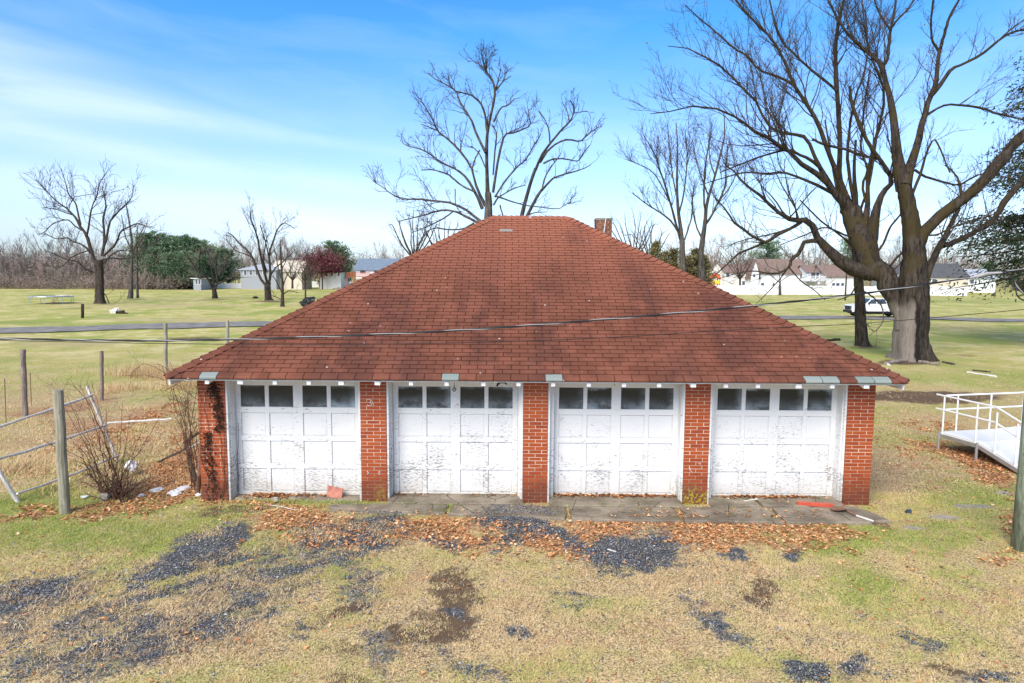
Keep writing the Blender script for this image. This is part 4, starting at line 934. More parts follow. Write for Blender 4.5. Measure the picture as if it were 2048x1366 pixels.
# stump and log heap
g = G(232, 628)
def log_(a, b, r, nm, lb, mt='bark', cat='log', n=5, seed=1):
    q = random.Random(seed); a = Vector(a); b = Vector(b); pts = [a.lerp(b, k/n)+Vector((q.uniform(-r, r)*.3, q.uniform(-r, r)*.3, q.uniform(-r, r)*.2)) for k in range(n+1)]
    return tag(MB().tube(pts, [r*q.uniform(.8, 1.1) for _ in pts], 9).build(nm, M[mt]), lb, cat)
crumple(229, 627, .42, 'pale broken stump lying in the field right of the short stake', 'tree_stump', 'pale_wood', 'stump', 31, .7)
log_(g+[.1, -.1, .15], g+[.8, .1, .25], .14, 'log', 'dark short log beside the pale stump in the field')
log_(g+[.4, -.2, .1], g+[1.2, -.1, .05], .09, 'log', 'thin dark branch piece right of the stump', 'bark', 'log', 5, 3)
for k, (pa, pb, r, mt, lb) in enumerate((((1772, 733), (1822, 722), .10, 'weathered_brown', 'pale broken branch at the foot of the big split tree'), ((1838, 727), (1876, 733), .09, 'weathered_brown', 'bark stripped branch lying right of the big tree'), ((1885, 725), (1908, 730), .06, 'bark_grey', 'short grey branch further right of the big tree'),
    ((1935, 746), (1994, 754), .045, 'pale_wood', 'long thin pale branch lying in green grass beyond the ramp'), ((1945, 741), (1982, 744), .035, 'bark', 'long thin dark branch beyond the ramp'), ((1655, 683), (1678, 682), .10, 'bark', 'small dark log right behind the roof edge'))):
    a_, b_ = G(*pa), G(*pb); a_[2] = gz(a_[0], a_[1])+r*.7; b_[2] = gz(b_[0], b_[1])+r*.7; log_(a_, b_, r, 'fallen_branch', lb, mt, 'branch', 7, 40+k)
g = G(1778, 735); log_(g+[0, 0, .05], g+[.1, .25, .12], .07, 'fallen_branch', 'stubby pale piece beside the branch at the big tree', 'pale_wood', 'branch', 4, 77)
crumple(612, 613, .75, 'dark tarpaulin heap showing above the left slope of the roof', 'tarp_heap', 'cable_black', 'heap', 13, .8)
crumple(510, 597, .35, 'small brown stump between the far orchard trees', 'tree_stump', 'bark', 'stump', 14, .6)
crumple(672, 579, .7, 'grey boulder on the green lawn before the far white fence', 'boulder', 'stone', 'rock', 15, .4)

# ------------------------------------------------------------------ far fences
def panel_fence(p0, p1, h, step, label, mat='vinyl', nm='white_fence', cat='fence'):
    r_ = empty(nm, ((p0[0]+p1[0])/2, (p0[1]+p1[1])/2, 0), label, cat); a = Vector((p0[0], p0[1], 0)); b = Vector((p1[0], p1[1], 0)); n = max(1, int((b-a).length/step)); d = (b-a).normalized(); s_v = Vector((-d.y, d.x, 0))
    for i in range(n+1):
        c = a.lerp(b, i/n); z = float(gz(c.x, c.y))
        MB().box((c.x-.07, c.y-.07, z-.2), (c.x+.07, c.y+.07, z+h+.08)).build('post', M[mat], r_)
        if i < n:
            e_ = a.lerp(b, (i+1)/n); p = c+d*.07; q = e_-d*.07; t = s_v*.025
            z0 = z+.05; MB().hexa([p-t+Vector((0, 0, z0)), q-t+Vector((0, 0, z0)), q+t+Vector((0, 0, z0)), p+t+Vector((0, 0, z0)), p-t+Vector((0, 0, z+h)), q-t+Vector((0, 0, z+h)), q+t+Vector((0, 0, z+h)), p+t+Vector((0, 0, z+h))]).build('panel', M[mat], r_)
    return r_
panel_fence(G(1400, 589.5), G(1692, 590), 1.95, 2.6, 'long white vinyl fence across the field between the trees on the right')
panel_fence(G(1696, 590.5), G(1933, 592), 1.95, 2.6, 'white vinyl fence continuing behind the truck and the big tree')
panel_fence(G(382, 577), G(482, 577), 1.3, 3.2, 'low white fence left of the pale grey roofed house')
panel_fence(G(600, 574.5), G(712, 575.5), 1.55, 3.2, 'white fence behind the row of small round shrubs')
# dark picket fence under the pines
pk = empty('picket_fence', (-75, 150, 0), 'dark picket fence running along the foot of the pines', 'fence'); m = MB()
a = Vector(G(270, 577)); b = Vector(G(382, 577))
for k in range(60):
    c = a.lerp(b, k/59); m.box((c.x-.11, c.y-.03, -.1), (c.x+.11, c.y+.03, 1.7))
for zz in (.4, 1.35): m.box((a.x, a.y+.04, zz), (b.x, a.y+.1, zz+.12))
tag(m.build('pickets', M['bark_far'], pk), kind='stuff')

# ------------------------------------------------------------------ houses
def house(px0, px1, pyb, pyeave, pyridge, D, depth, wall, roof, label, wins=(), gable='x', over=.4, base=None, name='house', hipf=0., doors=()):
    """eaves run left-right (gable='x') or towards the viewer (gable='y'); wins: (px0, py0, px1, py1)"""
    x0, x1 = P(px0, pyb, D)[0], P(px1, pyb, D)[0]; pm = (px0+px1)/2; z1 = P(pm, pyeave, D)[2]; zr = P(pm, pyridge, D+depth/2)[2] if gable == 'x' else P(pm, pyridge, D)[2]
    h = empty(name, ((x0+x1)/2, D, 0), label, 'house')
    MB().box((x0, D, -.3), (x1, D+depth, z1)).build('wall', M[wall], h); m = MB(); t = .14
    if gable == 'x':
        ym = D+depth/2; k = (zr-z1)/(depth/2); zo = z1-over*k; i0 = x0-over; i1 = x1+over; hf = hipf*(depth/2)
        f_ = [(i0, D-over, zo), (i1, D-over, zo), (i1-hf, ym, zr), (i0+hf, ym, zr)]; b_ = [(i1, D+depth+over, zo), (i0, D+depth+over, zo), (i0+hf, ym, zr), (i1-hf, ym, zr)]
        for q in (f_, b_): m.hexa([(x, y, z-t) for x, y, z in q]+q)
        if hipf:
            for q in ([(i0, D+depth+over, zo), (i0, D-over, zo), (i0+hf, ym, zr)], [(i1, D-over, zo), (i1, D+depth+over, zo), (i1-hf, ym, zr)]): m.poly(q)
        else:
            g_ = MB(); g_.prism([(x0, D, z1), (x0, D+depth, z1), (x0, ym, zr-t)], (.1, 0, 0)); g_.prism([(x1-.1, D, z1), (x1-.1, D+depth, z1), (x1-.1, ym, zr-t)], (.1, 0, 0)); g_.build('gable', M[wall], h)
    else:
        xm = (x0+x1)/2; k = (zr-z1)/((x1-x0)/2); zo = z1-over*k
        for q in ([(x0-over, D-over, zo), (xm, D-over, zr), (xm, D+depth+over, zr), (x0-over, D+depth+over, zo)], [(xm, D-over, zr), (x1+over, D-over, zo), (x1+over, D+depth+over, zo), (xm, D+depth+over, zr)]): m.hexa([(x, y, z-t) for x, y, z in q]+q)
        MB().prism([(x0, D, z1), (x1, D, z1), (xm, D, zr-t)], (0, .1, 0)).build('gable', M[wall], h)
    m.build('roof', M[roof], h)
    for w_ in wins:
        a, b = P(w_[0], w_[3], D-.05), P(w_[2], w_[1], D-.05); fr = MB().box((a[0]-.1, D-.07, a[2]-.1), (b[0]+.1, D-.01, b[2]+.1)).build('window', M['vinyl'], h)
        MB().box((a[0], D-.09, a[2]), (b[0], D-.075, b[2])).build('pane', M['window_glass'], fr)
    return h
# left-middle
h = house(482, 553, 577, 538, 527, 158, 9, 'siding_grey', 'roof_grey', 'pale house with light grey roof behind the orchard tree', [(488, 541, 493, 550), (499, 541, 504, 550), (511, 541, 516, 550), (526, 541, 531, 550)], hipf=.9)
h = house(545, 604, 577, 541, 521, 160, 8, 'siding_cream', 'siding_cream', 'cream gabled wing joined to the pale grey roofed house', [(560, 548, 566, 556), (585, 548, 590, 556)], gable='x')
h = house(640, 682, 576, 543, 530, 165, 9, 'siding', 'roof_maroon', 'pinkish house with dark maroon hip roof beside the red tree', [(650, 545, 654, 552), (662, 545, 666, 552), (676, 545, 679, 552)], hipf=.8)
h = house(712, 822, 572, 538, 517, 150, 10, 'siding_white', 'roof_blue', 'white house with slate blue roof and red deck beside the garage roof', [(720, 539, 725, 546), (726, 539, 731, 546), (748, 539, 755, 545)])
dk = empty('deck', (-35, 147, 0), 'raised red wooden deck behind the blue roofed house', 'deck')
a, b = P(696, 553, 146), P(742, 545, 146)
MB().box((a[0], 145, a[2]-.1), (b[0], 149.5, a[2])).build('floor', M['deck_red'], dk); MB().box((a[0], 145, b[2]-.1), (b[0], 145.08, b[2])).build('hand_rail', M['deck_red'], dk)
for k in range(24): x = a[0]+(b[0]-a[0])*k/23; MB().box((x-.05, 145, a[2]), (x+.05, 145.05, b[2]-.11)).build('baluster', M['deck_red'], dk)
for k in range(4): x = a[0]+(b[0]-a[0])*k/3; MB().box((x-.1, 145.1, -.1), (x+.1, 145.3, a[2]-.11)).build('post', M['deck_red'], dk)
h = house(387, 402, 575, 556, 556, 150, 4, 'siding_grey', 'vinyl', 'small white framed shed behind the low white fence', [(391, 559, 395, 568), (397, 559, 401, 568)], name='shed'); h['category'] = 'shed'
# right
house(1416, 1446, 590, 542, 524, 168, 9, 'siding', 'roof_brown', 'beige gable end house left of the orange play set', [(1434, 548, 1440, 556)], gable='y')
house(1448, 1502, 590, 543, 528, 166, 9, 'siding', 'roof_brown', 'beige house with brown roof behind the orange play set', [(1452, 545, 1459, 554), (1484, 562, 1490, 570)])
house(1500, 1516, 590, 546, 518, 163, 8, 'siding_white', 'roof_brown', 'white narrow gable wing facing the field', [(1506, 548, 1510, 554)], gable='y')
house(1517, 1612, 590, 545, 518, 164, 10, 'siding_white', 'roof_brown', 'long white house with big brown roof behind the white fence', [(1522, 566, 1528, 573), (1545, 566, 1549, 573), (1600, 549, 1606, 556)])
house(1612, 1650, 590, 543, 530, 161, 7, 'siding_white', 'roof_brown', 'white house wing with raised glassed balcony', [(1622, 545, 1631, 557), (1632, 545, 1638, 557)])
h = house(1650, 1706, 590, 551, 530, 158, 9, 'siding', 'roof_brown', 'beige bungalow with three shuttered windows left of the second trunk', [(1664, 566, 1670, 574), (1672, 566, 1679, 574), (1682, 566, 1688, 574)])
dk = empty('balcony', (50, 156, 0), 'raised white balcony with railing on the white house', 'balcony'); a, b = P(1612, 562, 157), P(1650, 552, 157)
MB().box((a[0], 156.5, a[2]-.2), (b[0], 160.9, a[2])).build('floor', M['siding_grey'], dk); MB().box((a[0], 156.5, b[2]-.1), (b[0], 156.6, b[2])).build('hand_rail', M['vinyl'], dk)
for k in range(22): x = a[0]+(b[0]-a[0])*k/21; MB().box((x-.03, 156.5, a[2]), (x+.03, 156.55, b[2]-.11)).build('baluster', M['vinyl'], dk)
for k in range(3): x = a[0]+(b[0]-a[0])*k/2; MB().box((x-.1, 156.6, -.1), (x+.1, 156.8, a[2]-.21)).build('post', M['siding_grey'], dk)
house(1782, 1806, 588, 545, 530, 170, 9, 'siding_grey', 'roof_dark', 'dark grey house with white framed window between the big trunks', [(1790, 550, 1794, 558), (1796, 550, 1800, 558)])
house(1858, 1935, 588, 552, 527, 172, 10, 'siding_cream', 'roof_dark', 'tan house with dark roof right of the big tree', [(1864, 558, 1872, 565)])
house(1925, 1990, 586, 555, 538, 178, 10, 'siding_white', 'roof_grey', 'white house with pale roof behind the spruce branches', [(1940, 560, 1948, 567)])
# play set
ps = empty('play_set', (45, 147, 0), 'orange and yellow garden play set above the white fence', 'play set'); a, b = P(1419, 590, 148), P(1443, 548, 148); zt = b[2]; xm = (a[0]+b[0])/2
for x in (xm-.9, xm+.9):
    for y in (148, 149.6): MB().box((x-.09, y-.09, 0), (x+.09, y+.09, zt-.8)).build('post', M['orange'], ps)
MB().prism([(xm-1.3, 147.6, zt-1.0), (xm+1.3, 147.6, zt-1.0), (xm, 147.6, zt+.3)], (0, 2.4, 0)).build('roof', M['orange'], ps); MB().box((xm-1.0, 147.8, 2.0), (xm+1.0, 149.7, 2.15)).build('floor', M['orange'], ps); MB().box((xm-.85, 147.78, 2.2), (xm+.85, 147.86, 2.9)).build('panel', M['yellow'], ps)
# lamp posts and thin pole
def lamp(px, pyb, pyt, D, arm, label, r=.06):
    g = P(px, pyb, D); t = P(px, pyt, D); q = empty('street_lamp', (g[0], D, 0), label, 'street lamp'); MB().tube([(g[0], D, -.1), (t[0], D, t[2])], [r*1.3, r], 6).build('pole', M['grey_metal'], q)
    MB().tube([(t[0], D, t[2]), (t[0]+arm*.5, D, t[2]+.4), (t[0]+arm, D, t[2]+.3)], r*.8, 5).build('arm', M['grey_metal'], q)
lamp(1781, 580, 500, 160, -2.0, 'grey street lamp pole between the two leaning trunks')
g = G(1690, 601); t = P(1697, 478, g[1]); tag(MB().tube([(g[0], g[1], -.1), t], [.14, .09], 7).build('thin_pole', M['bark_far']), 'thin brown pole standing in the field left of the second trunk', 'pole')
# ------------------------------------------------------------------ bare trees
def norm(a): return a/np.maximum(np.linalg.norm(a, axis=-1, keepdims=True), 1e-9)
def tubes(PT, RD, sides):
    """PT (N,K,3), RD (N,K) -> verts, quads"""
    N, K, _ = PT.shape
    T = norm(np.gradient(PT, axis=1)); d0 = norm(PT[:, -1]-PT[:, 0])
    ref = np.where(np.abs(d0[:, 2:3]) < .75, np.array([[0, 0, 1.]]), np.array([[0.3, 1., 0]])); ref = norm(ref)[:, None, :]+0*T
    A = norm(np.cross(T, ref)); B = np.cross(T, A)
    ang = np.arange(sides)*2*np.pi/sides
    V = PT[:, :, None, :]+(A[:, :, None, :]*np.cos(ang)[None, None, :, None]+B[:, :, None, :]*np.sin(ang)[None, None, :, None])*RD[:, :, None, None]
    idx = np.arange(N*K*sides).reshape(N, K, sides)
    a = idx[:, :-1, :]; b = idx[:, 1:, :]; a2 = np.roll(a, -1, 2); b2 = np.roll(b, -1, 2)
    return V.reshape(-1, 3), np.stack([a, b, b2, a2], -1).reshape(-1, 4)
def grow(r, PT, RD, n, lf, lmin, ang, K=5, up=.25, jit=.16, rf=.55, t0=.25, rmin=.004, flat=None, gnarl=.0):
    """children of every branch: n per branch (or per metre if float), length lf * rest of parent"""
    N, Kp, _ = PT.shape; seg = np.linalg.norm(np.diff(PT, axis=1), axis=2); L = seg.sum(1)
    cnt = np.maximum(1, (n*L if isinstance(n, float) else np.full(N, n)).astype(int)); par = np.repeat(np.arange(N), cnt); M_ = len(par)
    t = t0+(1-t0)*r.random(M_)**.85; t = np.minimum(t, .98)
    f = t*(Kp-1); i = np.minimum(f.astype(int), Kp-2); u = (f-i)[:, None]
    p = PT[par, i]*(1-u)+PT[par, i+1]*u; rr = RD[par, i]*(1-u[:, 0])+RD[par, i+1]*u[:, 0]
    d = norm(PT[par, i+1]-PT[par, i]); rand = norm(r.normal(size=(M_, 3))); side = norm(np.cross(d, rand))
    a = np.radians(ang)*(.6+.8*r.random(M_))[:, None]; dd = norm(d*np.cos(a)+side*np.sin(a)+np.array([0, 0, up]))
    ln = np.maximum(lmin, lf*L[par]*(1.1-.75*t))*(.5+.9*r.random(M_))
    pts = [p]; cur = dd
    for k in range(1, K):
        cur = norm(cur+r.normal(size=(M_, 3))*jit+np.array([0, 0, up*.35])); pts.append(pts[-1]+cur*(ln/(K-1))[:, None])
    C_ = np.stack(pts, 1); r0 = np.maximum(np.minimum(rr*rf, .008+ln*.011)*(.7+.4*r.random(M_)), rmin); tp = np.linspace(1, .28, K)[None, :]
    return C_, np.maximum(r0[:, None]*tp, rmin*.55)
def catm(c, n):
    c = np.array(c, float)
    if len(c) < 3: t = np.linspace(0, 1, n)[:, None]; return c[0]*(1-t)+c[-1]*t
    return smoothpts(c, n)
def trace(limbs, D, r, spread=.55, K=16, thick=.62, thick0=.8):
    """limbs: lists of (px, py, radius px) in the tree's own plane; each continues from the limb it starts on and then leaves the plane"""
    PTS = []; RDS = []; prev = []
    for li, lb in enumerate(limbs):
        lb = [(a[0], a[1], a[2] if len(a) > 2 else None) for a in lb]
        x = np.array([a[0] for a in lb], float); y = np.array([a[1] for a in lb], float); w = np.array([a[2] if a[2] is not None else np.nan for a in lb]); 
        if np.isnan(w).any():
            ok = ~np.isnan(w); w = np.interp(np.arange(len(w)), np.arange(len(w))[ok], w[ok])
        q = catm(np.stack([x, y, w], -1), K); y0 = D
        if prev:
            al = np.concatenate(prev); dd = np.hypot(al[:, 0]-q[0, 0], al[:, 1]-q[0, 1]); j = dd.argmin()
            if dd[j] < 45: y0 = al[j, 2]
        Lp = np.concatenate([[0], np.cumsum(np.hypot(np.diff(q[:, 0]), np.diff(q[:, 1])))])/FPX*D
        sl = 0 if li == 0 else r.uniform(-spread, spread); yy = y0+sl*Lp
        if li > 0: yy = yy+np.sin(Lp*.9+li)*.12
        p = np.array([P(a, b, c) for a, b, c in zip(q[:, 0], q[:, 1], yy)]); rad = q[:, 2]/FPX*yy*(thick0*(1-.22*np.clip((y[0]-q[:, 1])/150-.5, 0, 1)) if li == 0 else thick*(.68+.32*np.clip((q[:, 2]-5)/11, 0, 1)) if thick > .7 else thick)
        jj = rad[:, None]*(.03 if li == 0 else .12)*r.normal(size=(K, 3)); jj[0] = 0
        PTS.append(p+jj); RDS.append(rad*(1+(.02 if li == 0 else .05)*r.normal(size=K))); prev.append(np.stack([q[:, 0], q[:, 1], yy], -1))
    return np.array(PTS), np.array(RDS)
def bare_tree(name, label, limbs, D, seed, levels, bark='bark', twig='twig', group=None, spread=.55, root=None, flare=True, leafy=0, trunk_n=1, thick=.62, thick0=.8):
    r = np.random.default_rng(seed); PT, RD = trace(limbs, D, r, spread, 16, thick, thick0)
    base = PT[0, 0].copy(); base[2] = 0
    t = empty(name, tuple(base), label, 'tree', group)
    # trunk and limbs: one continuous bark mesh; the trunk itself gets a lobed, flared foot
    V = []; F = []; nv = 0
    tr_ = range(trunk_n)
    for i in tr_:
        p = PT[i]; sd = 20; k = 40; f = np.linspace(0, len(p)-1, k); pp = np.stack([np.interp(f, np.arange(len(p)), p[:, j]) for j in range(3)], -1); rr = np.interp(f, np.arange(len(p)), RD[i])
        v, q = tubes(pp[None], rr[None], sd); v = v.reshape(k, sd, 3); c = pp[:, None, :]; an = np.arange(sd)*2*np.pi/sd
        zz = np.maximum(pp[:, 2]-pp[0, 2], 0)[:, None]; lob = 1+(.05+.20*np.exp(-zz/(.9*RD[i, 0]/.5+.01)))*np.sin(an*3+seed)[None]+.05*np.sin(an*7+zz*2)+.035*r.normal(size=(k, sd))
        v = c+(v-c)*lob[:, :, None]; V.append(v.reshape(-1, 3)); F.append(q+nv); nv += k*sd
    if len(PT) > trunk_n:
        big = RD[trunk_n:, 0]*FPX/D > 5
        for msk, sd in ((big, 10), (~big, 6)):
            if msk.any(): v, q = tubes(PT[trunk_n:][msk], RD[trunk_n:][msk], sd); V.append(v); F.append(q+nv); nv += len(v)
    link('trunk', npmesh('trunk', np.concatenate(V), np.concatenate(F), M[bark], None, True), t)
    cur = (PT[trunk_n:] if len(PT) > trunk_n+1 else PT, RD[trunk_n:] if len(PT) > trunk_n+1 else RD); V = []; F = []; nv = 0; last = None
    for lv in levels:
        s_ = lv.pop('sides', 3); nx_ = grow(r, cur[0], cur[1], **lv); lv['sides'] = s_
        v, q = tubes(nx_[0], nx_[1], s_); V.append(v); F.append(q+nv); nv += len(v); cur = nx_; last = nx_
    link('crown', npmesh('crown', np.concatenate(V), np.concatenate(F), M[twig], None, False), t)
    if leafy:
        tips = last[0][r.integers(0, len(last[0]), leafy), -1]; s = r.uniform(.03, .07, leafy)[:, None]; a = norm(r.normal(size=(leafy, 3))); b = norm(np.cross(a, r.normal(size=(leafy, 3))))
        v = np.stack([tips, tips+a*s+b*s*.5, tips+b*s*1.3, tips-a*s*.6+b*s*.6], 1).reshape(-1, 3); q = np.arange(len(v)).reshape(-1, 4)
        tag(link('dead_leaves', npmesh('dead_leaves', v, q, M['leaves'], {'tint': np.repeat(r.random(leafy)*.4, 4)}), t), kind='stuff')
    print(name, nv); return t

# --- the big split tree on the right
T1 = [
 [(1822, 724, 50), (1821, 690, 38), (1823, 640, 35), (1826, 580, 36), (1828, 530, 32), (1826, 480, 27), (1820, 440, 24), (1815, 404, 21), (1807, 369, 19)],
 [(1816, 660, 30), (1812, 622, 31), (1788, 582, 27), (1757, 545, 27), (1735, 510, 27), (1722, 472, 27), (1708, 440, 24), (1695, 415, 20)],
 [(1807, 380, 19), (1796, 325, 14), (1788, 263, 11), (1783, 211, 9.5), (1772, 165, 8.5), (1764, 133, 7.5), (1751, 116, 7), (1723, 95, 5.5), (1692, 63, 5), (1670, 28, 4), (1650, -12, 3)],
 [(1764, 133, 6), (1774, 119, 5), (1779, 81, 5), (1781, 60, 4.5), (1788, 28, 4), (1794, -15, 3)],
 [(1781, 60, 4), (1770, 45, 3.5), (1755, 18, 3), (1745, -15, 2.5)], [(1783, 55, 4), (1796, 38, 3.5), (1812, 22, 3), (1845, -22, 2)],
 [(1810, 372, 16), (1825, 320, 12), (1839, 270, 10), (1846, 239, 9), (1860, 197, 8), (1872, 165, 7.5), (1875, 133, 6.5), (1878, 102, 6)],
 [(1878, 104, 5), (1865, 81, 4), (1862, 46, 3.5), (1868, -10, 3)], [(1878, 104, 6), (1887, 74, 5), (1899, 35, 4.5), (1924, -12, 3.5)],
 [(1864, 190, 7), (1881, 169, 6.5), (1902, 140, 6), (1927, 128, 5), (1962, 109, 5), (1994, 84, 4.5), (2018, 67, 4), (2060, 56, 3)], [(1994, 84, 3), (2020, 60, 2.5), (2050, 38, 2)],
 [(1846, 235, 5), (1888, 211, 4), (1927, 211, 4), (1969, 218, 4), (1997, 228, 3.5), (2060, 242, 2.5)],
 [(1832, 492, 18), (1850, 462, 15), (1888, 425, 14), (1927, 397, 14), (1962, 365, 14), (1994, 330, 15), (2018, 299, 14), (2060, 258, 13)],
 [(1846, 572, 14), (1854, 548, 12), (1863, 524, 11), (1875, 500, 10), (1888, 478, 9), (1900, 452, 7), (1917, 420, 6), (1922, 380, 5), (1912, 350, 3.5), (1890, 330, 2.5)],
 [(1886, 492, 8), (1905, 486, 8), (1928, 474, 8), (1958, 460, 7.5), (1985, 440, 7.5), (2015, 395, 9), (2060, 345, 9)],
 [(1838, 468, 4), (1870, 470, 3.5), (1905, 455, 3.5), (1950, 440, 3), (2000, 425, 2.5)],
 [(1830, 340, 5), (1852, 354, 4.5), (1880, 362, 4), (1915, 370, 3.5), (1940, 358, 3), (1965, 348, 3), (2000, 352, 2.5), (2048, 365, 2)],
 [(1820, 400, 6), (1840, 350, 5), (1855, 300, 4), (1870, 280, 3), (1885, 310, 3), (1900, 345, 2.5)],
 # left leader and what springs from it
 [(1700, 420, 17), (1688, 405, 13), (1668, 385, 10), (1646, 355, 9), (1614, 337, 8), (1583, 306, 7), (1565, 295, 6.5), (1533, 274, 6), (1505, 260, 5), (1484, 242, 4.5), (1453, 225, 3.5), (1400, 211, 3), (1345, 222, 2), (1300, 228, 1.2)],
 [(1655, 368, 8), (1639, 334, 7), (1625, 306, 6), (1614, 278, 6), (1597, 271, 5.5), (1569, 267, 5), (1544, 257, 5), (1523, 228, 4.5), (1509, 197, 4), (1484, 176, 4), (1453, 141, 3.5), (1418, 119, 3), (1380, 98, 2), (1335, 92, 1.2)],
 [(1697, 430, 15), (1684, 395, 11), (1678, 351, 8.5), (1679, 281, 7.5), (1676, 211, 7), (1672, 141, 6.5), (1671, 88, 6), (1678, 42, 5), (1690, -12, 3.5)],
 [(1702, 425, 14), (1690, 385, 10), (1670, 337, 8), (1653, 292, 7), (1642, 260, 7), (1625, 225, 6.5), (1600, 190, 6), (1583, 158, 5.5), (1569, 123, 5), (1548, 84, 4.5), (1526, 60, 4), (1498, 32, 3.5), (1468, -5, 3)],
 [(1590, 172, 5), (1570, 160, 4.5), (1548, 150, 4), (1516, 138, 3.5), (1495, 112, 3), (1470, 98, 3), (1435, 67, 2.5), (1398, 36, 2), (1370, 10, 1.4)],
 [(1674, 182, 5), (1642, 155, 4.5), (1611, 130, 4), (1586, 105, 3.5), (1565, 84, 3.5), (1551, 49, 3), (1538, -5, 2.2)],
 [(1745, 548, 19), (1700, 536, 17), (1668, 510, 14), (1639, 481, 11), (1624, 452, 9.5), (1607, 440, 9), (1589, 443, 8), (1563, 428, 7), (1537, 408, 6), (1516, 387, 5), (1487, 367, 4), (1472, 346, 3), (1450, 330, 2)],
 [(1607, 440, 7), (1580, 458, 6), (1551, 472, 6), (1531, 484, 6), (1504, 472, 5), (1487, 458, 4.5), (1469, 446, 4), (1452, 420, 3), (1434, 399, 2.5), (1420, 380, 1.6)],
 [(1639, 481, 8), (1610, 484, 7), (1598, 507, 6.5), (1583, 519, 6), (1578, 534, 4.5), (1551, 548, 3.5), (1510, 542, 2.5), (1480, 545, 1.6), (1430, 560, 1)],
 [(1531, 484, 5), (1504, 496, 4.5), (1478, 507, 4), (1458, 525, 3), (1420, 560, 1.8)],
 [(1578, 534, 3), (1600, 560, 2.5), (1628, 580, 2), (1650, 600, 1.4)], [(1583, 519, 3), (1570, 545, 2), (1540, 580, 1.6), (1500, 620, 1)],
 [(1727, 470, 14), (1734, 422, 9), (1736, 380, 7), (1737, 334, 6), (1751, 281, 5.5), (1765, 225, 5), (1767, 176, 4.5), (1750, 133, 4), (1738, 100, 3.5), (1728, 40, 2.5), (1724, -10, 1.6)],
 [(1735, 500, 17), (1748, 455, 14), (1755, 404, 10), (1772, 380, 8), (1783, 358, 7.5), (1758, 316, 7), (1734, 281, 6.5), (1716, 239, 6), (1702, 200, 5.5), (1700, 172, 4.5)],
 [(1758, 318, 5), (1716, 309, 5), (1692, 299, 5), (1646, 288, 4.5), (1625, 278, 4)],
 [(1690, 400, 7), (1650, 378, 6), (1610, 360, 5), (1565, 345, 4), (1530, 348, 3.5), (1490, 345, 3), (1450, 355, 2.2), (1400, 370, 1.5)],
 [(1672, 385, 6), (1635, 330, 6), (1600, 310, 5), (1575, 300, 4.5), (1530, 310, 3.5), (1490, 325, 3), (1440, 345, 2)],
 [(1712, 440, 7), (1700, 360, 6), (1695, 310, 5), (1700, 250, 4), (1712, 190, 3.5), (1728, 150, 3), (1735, 90, 2.5), (1730, 20, 1.6)],
 [(1737, 420, 5), (1725, 370, 4.5), (1735, 340, 4), (1722, 300, 3.5), (1726, 240, 3), (1733, 180, 2.5), (1740, 140, 2)],
 [(1760, 555, 4), (1790, 520, 4), (1815, 495, 3.5)], [(1740, 520, 5), (1765, 490, 4), (1780, 455, 3.5), (1800, 430, 3), (1812, 405, 2.5)],
 [(1720, 480, 4), (1690, 470, 3.5), (1650, 455, 3), (1610, 470, 2.2), (1560, 490, 1.5)],
 [(1718, 578, 3), (1740, 590, 2.5), (1763, 612, 2.5), (1766, 640, 2), (1758, 655, 2), (1738, 672, 1.4)],
]
LV = lambda *a: [dict(x) for x in a]
bare_tree('bare_tree', 'huge split trunked bare tree towering over the right side of the yard', T1, 34.6, 4, LV(
    dict(n=2.6, lf=.38, lmin=.9, ang=42, K=7, up=.30, jit=.17, rf=.42, rmin=.012, sides=5, t0=.3),
    dict(n=3.5, lf=.5, lmin=.45, ang=38, K=5, up=.22, jit=.2, rf=.55, rmin=.0085, sides=3),
    dict(n=3.6, lf=.5, lmin=.25, ang=38, K=4, up=.15, jit=.2, rf=.6, rmin=.0055, sides=3, t0=.15)), 'bark_split', 'twig', spread=.5, leafy=700, thick=.8, thick0=.84)
# --- second trunk behind it
T2 = [[(1727, 697, 24), (1725, 686, 16), (1722, 650, 13), (1720, 600, 12.5), (1717, 550, 12), (1712, 500, 11), (1710, 450, 9), (1712, 400, 7), (1708, 340, 5), (1712, 280, 3)],
      [(1712, 480, 6), (1690, 420, 5), (1672, 370, 4), (1660, 300, 3), (1650, 240, 2)], [(1712, 440, 5), (1735, 380, 4), (1750, 300, 3), (1756, 230, 2)], [(1718, 560, 3), (1700, 590, 2), (1675, 600, 1.4)],
      [(1711, 500, 4), (1680, 470, 3), (1640, 440, 2.5), (1600, 400, 1.8)]]
bare_tree('bare_tree', 'slender brown trunk standing just left of the huge split tree', T2, 41.3, 9, LV(dict(n=.8, lf=.4, lmin=.6, ang=40, K=6, rf=.45, rmin=.014, sides=4), dict(n=1.5, lf=.5, lmin=.3, ang=38, K=4, rf=.55, rmin=.009)), 'bark', 'twig')
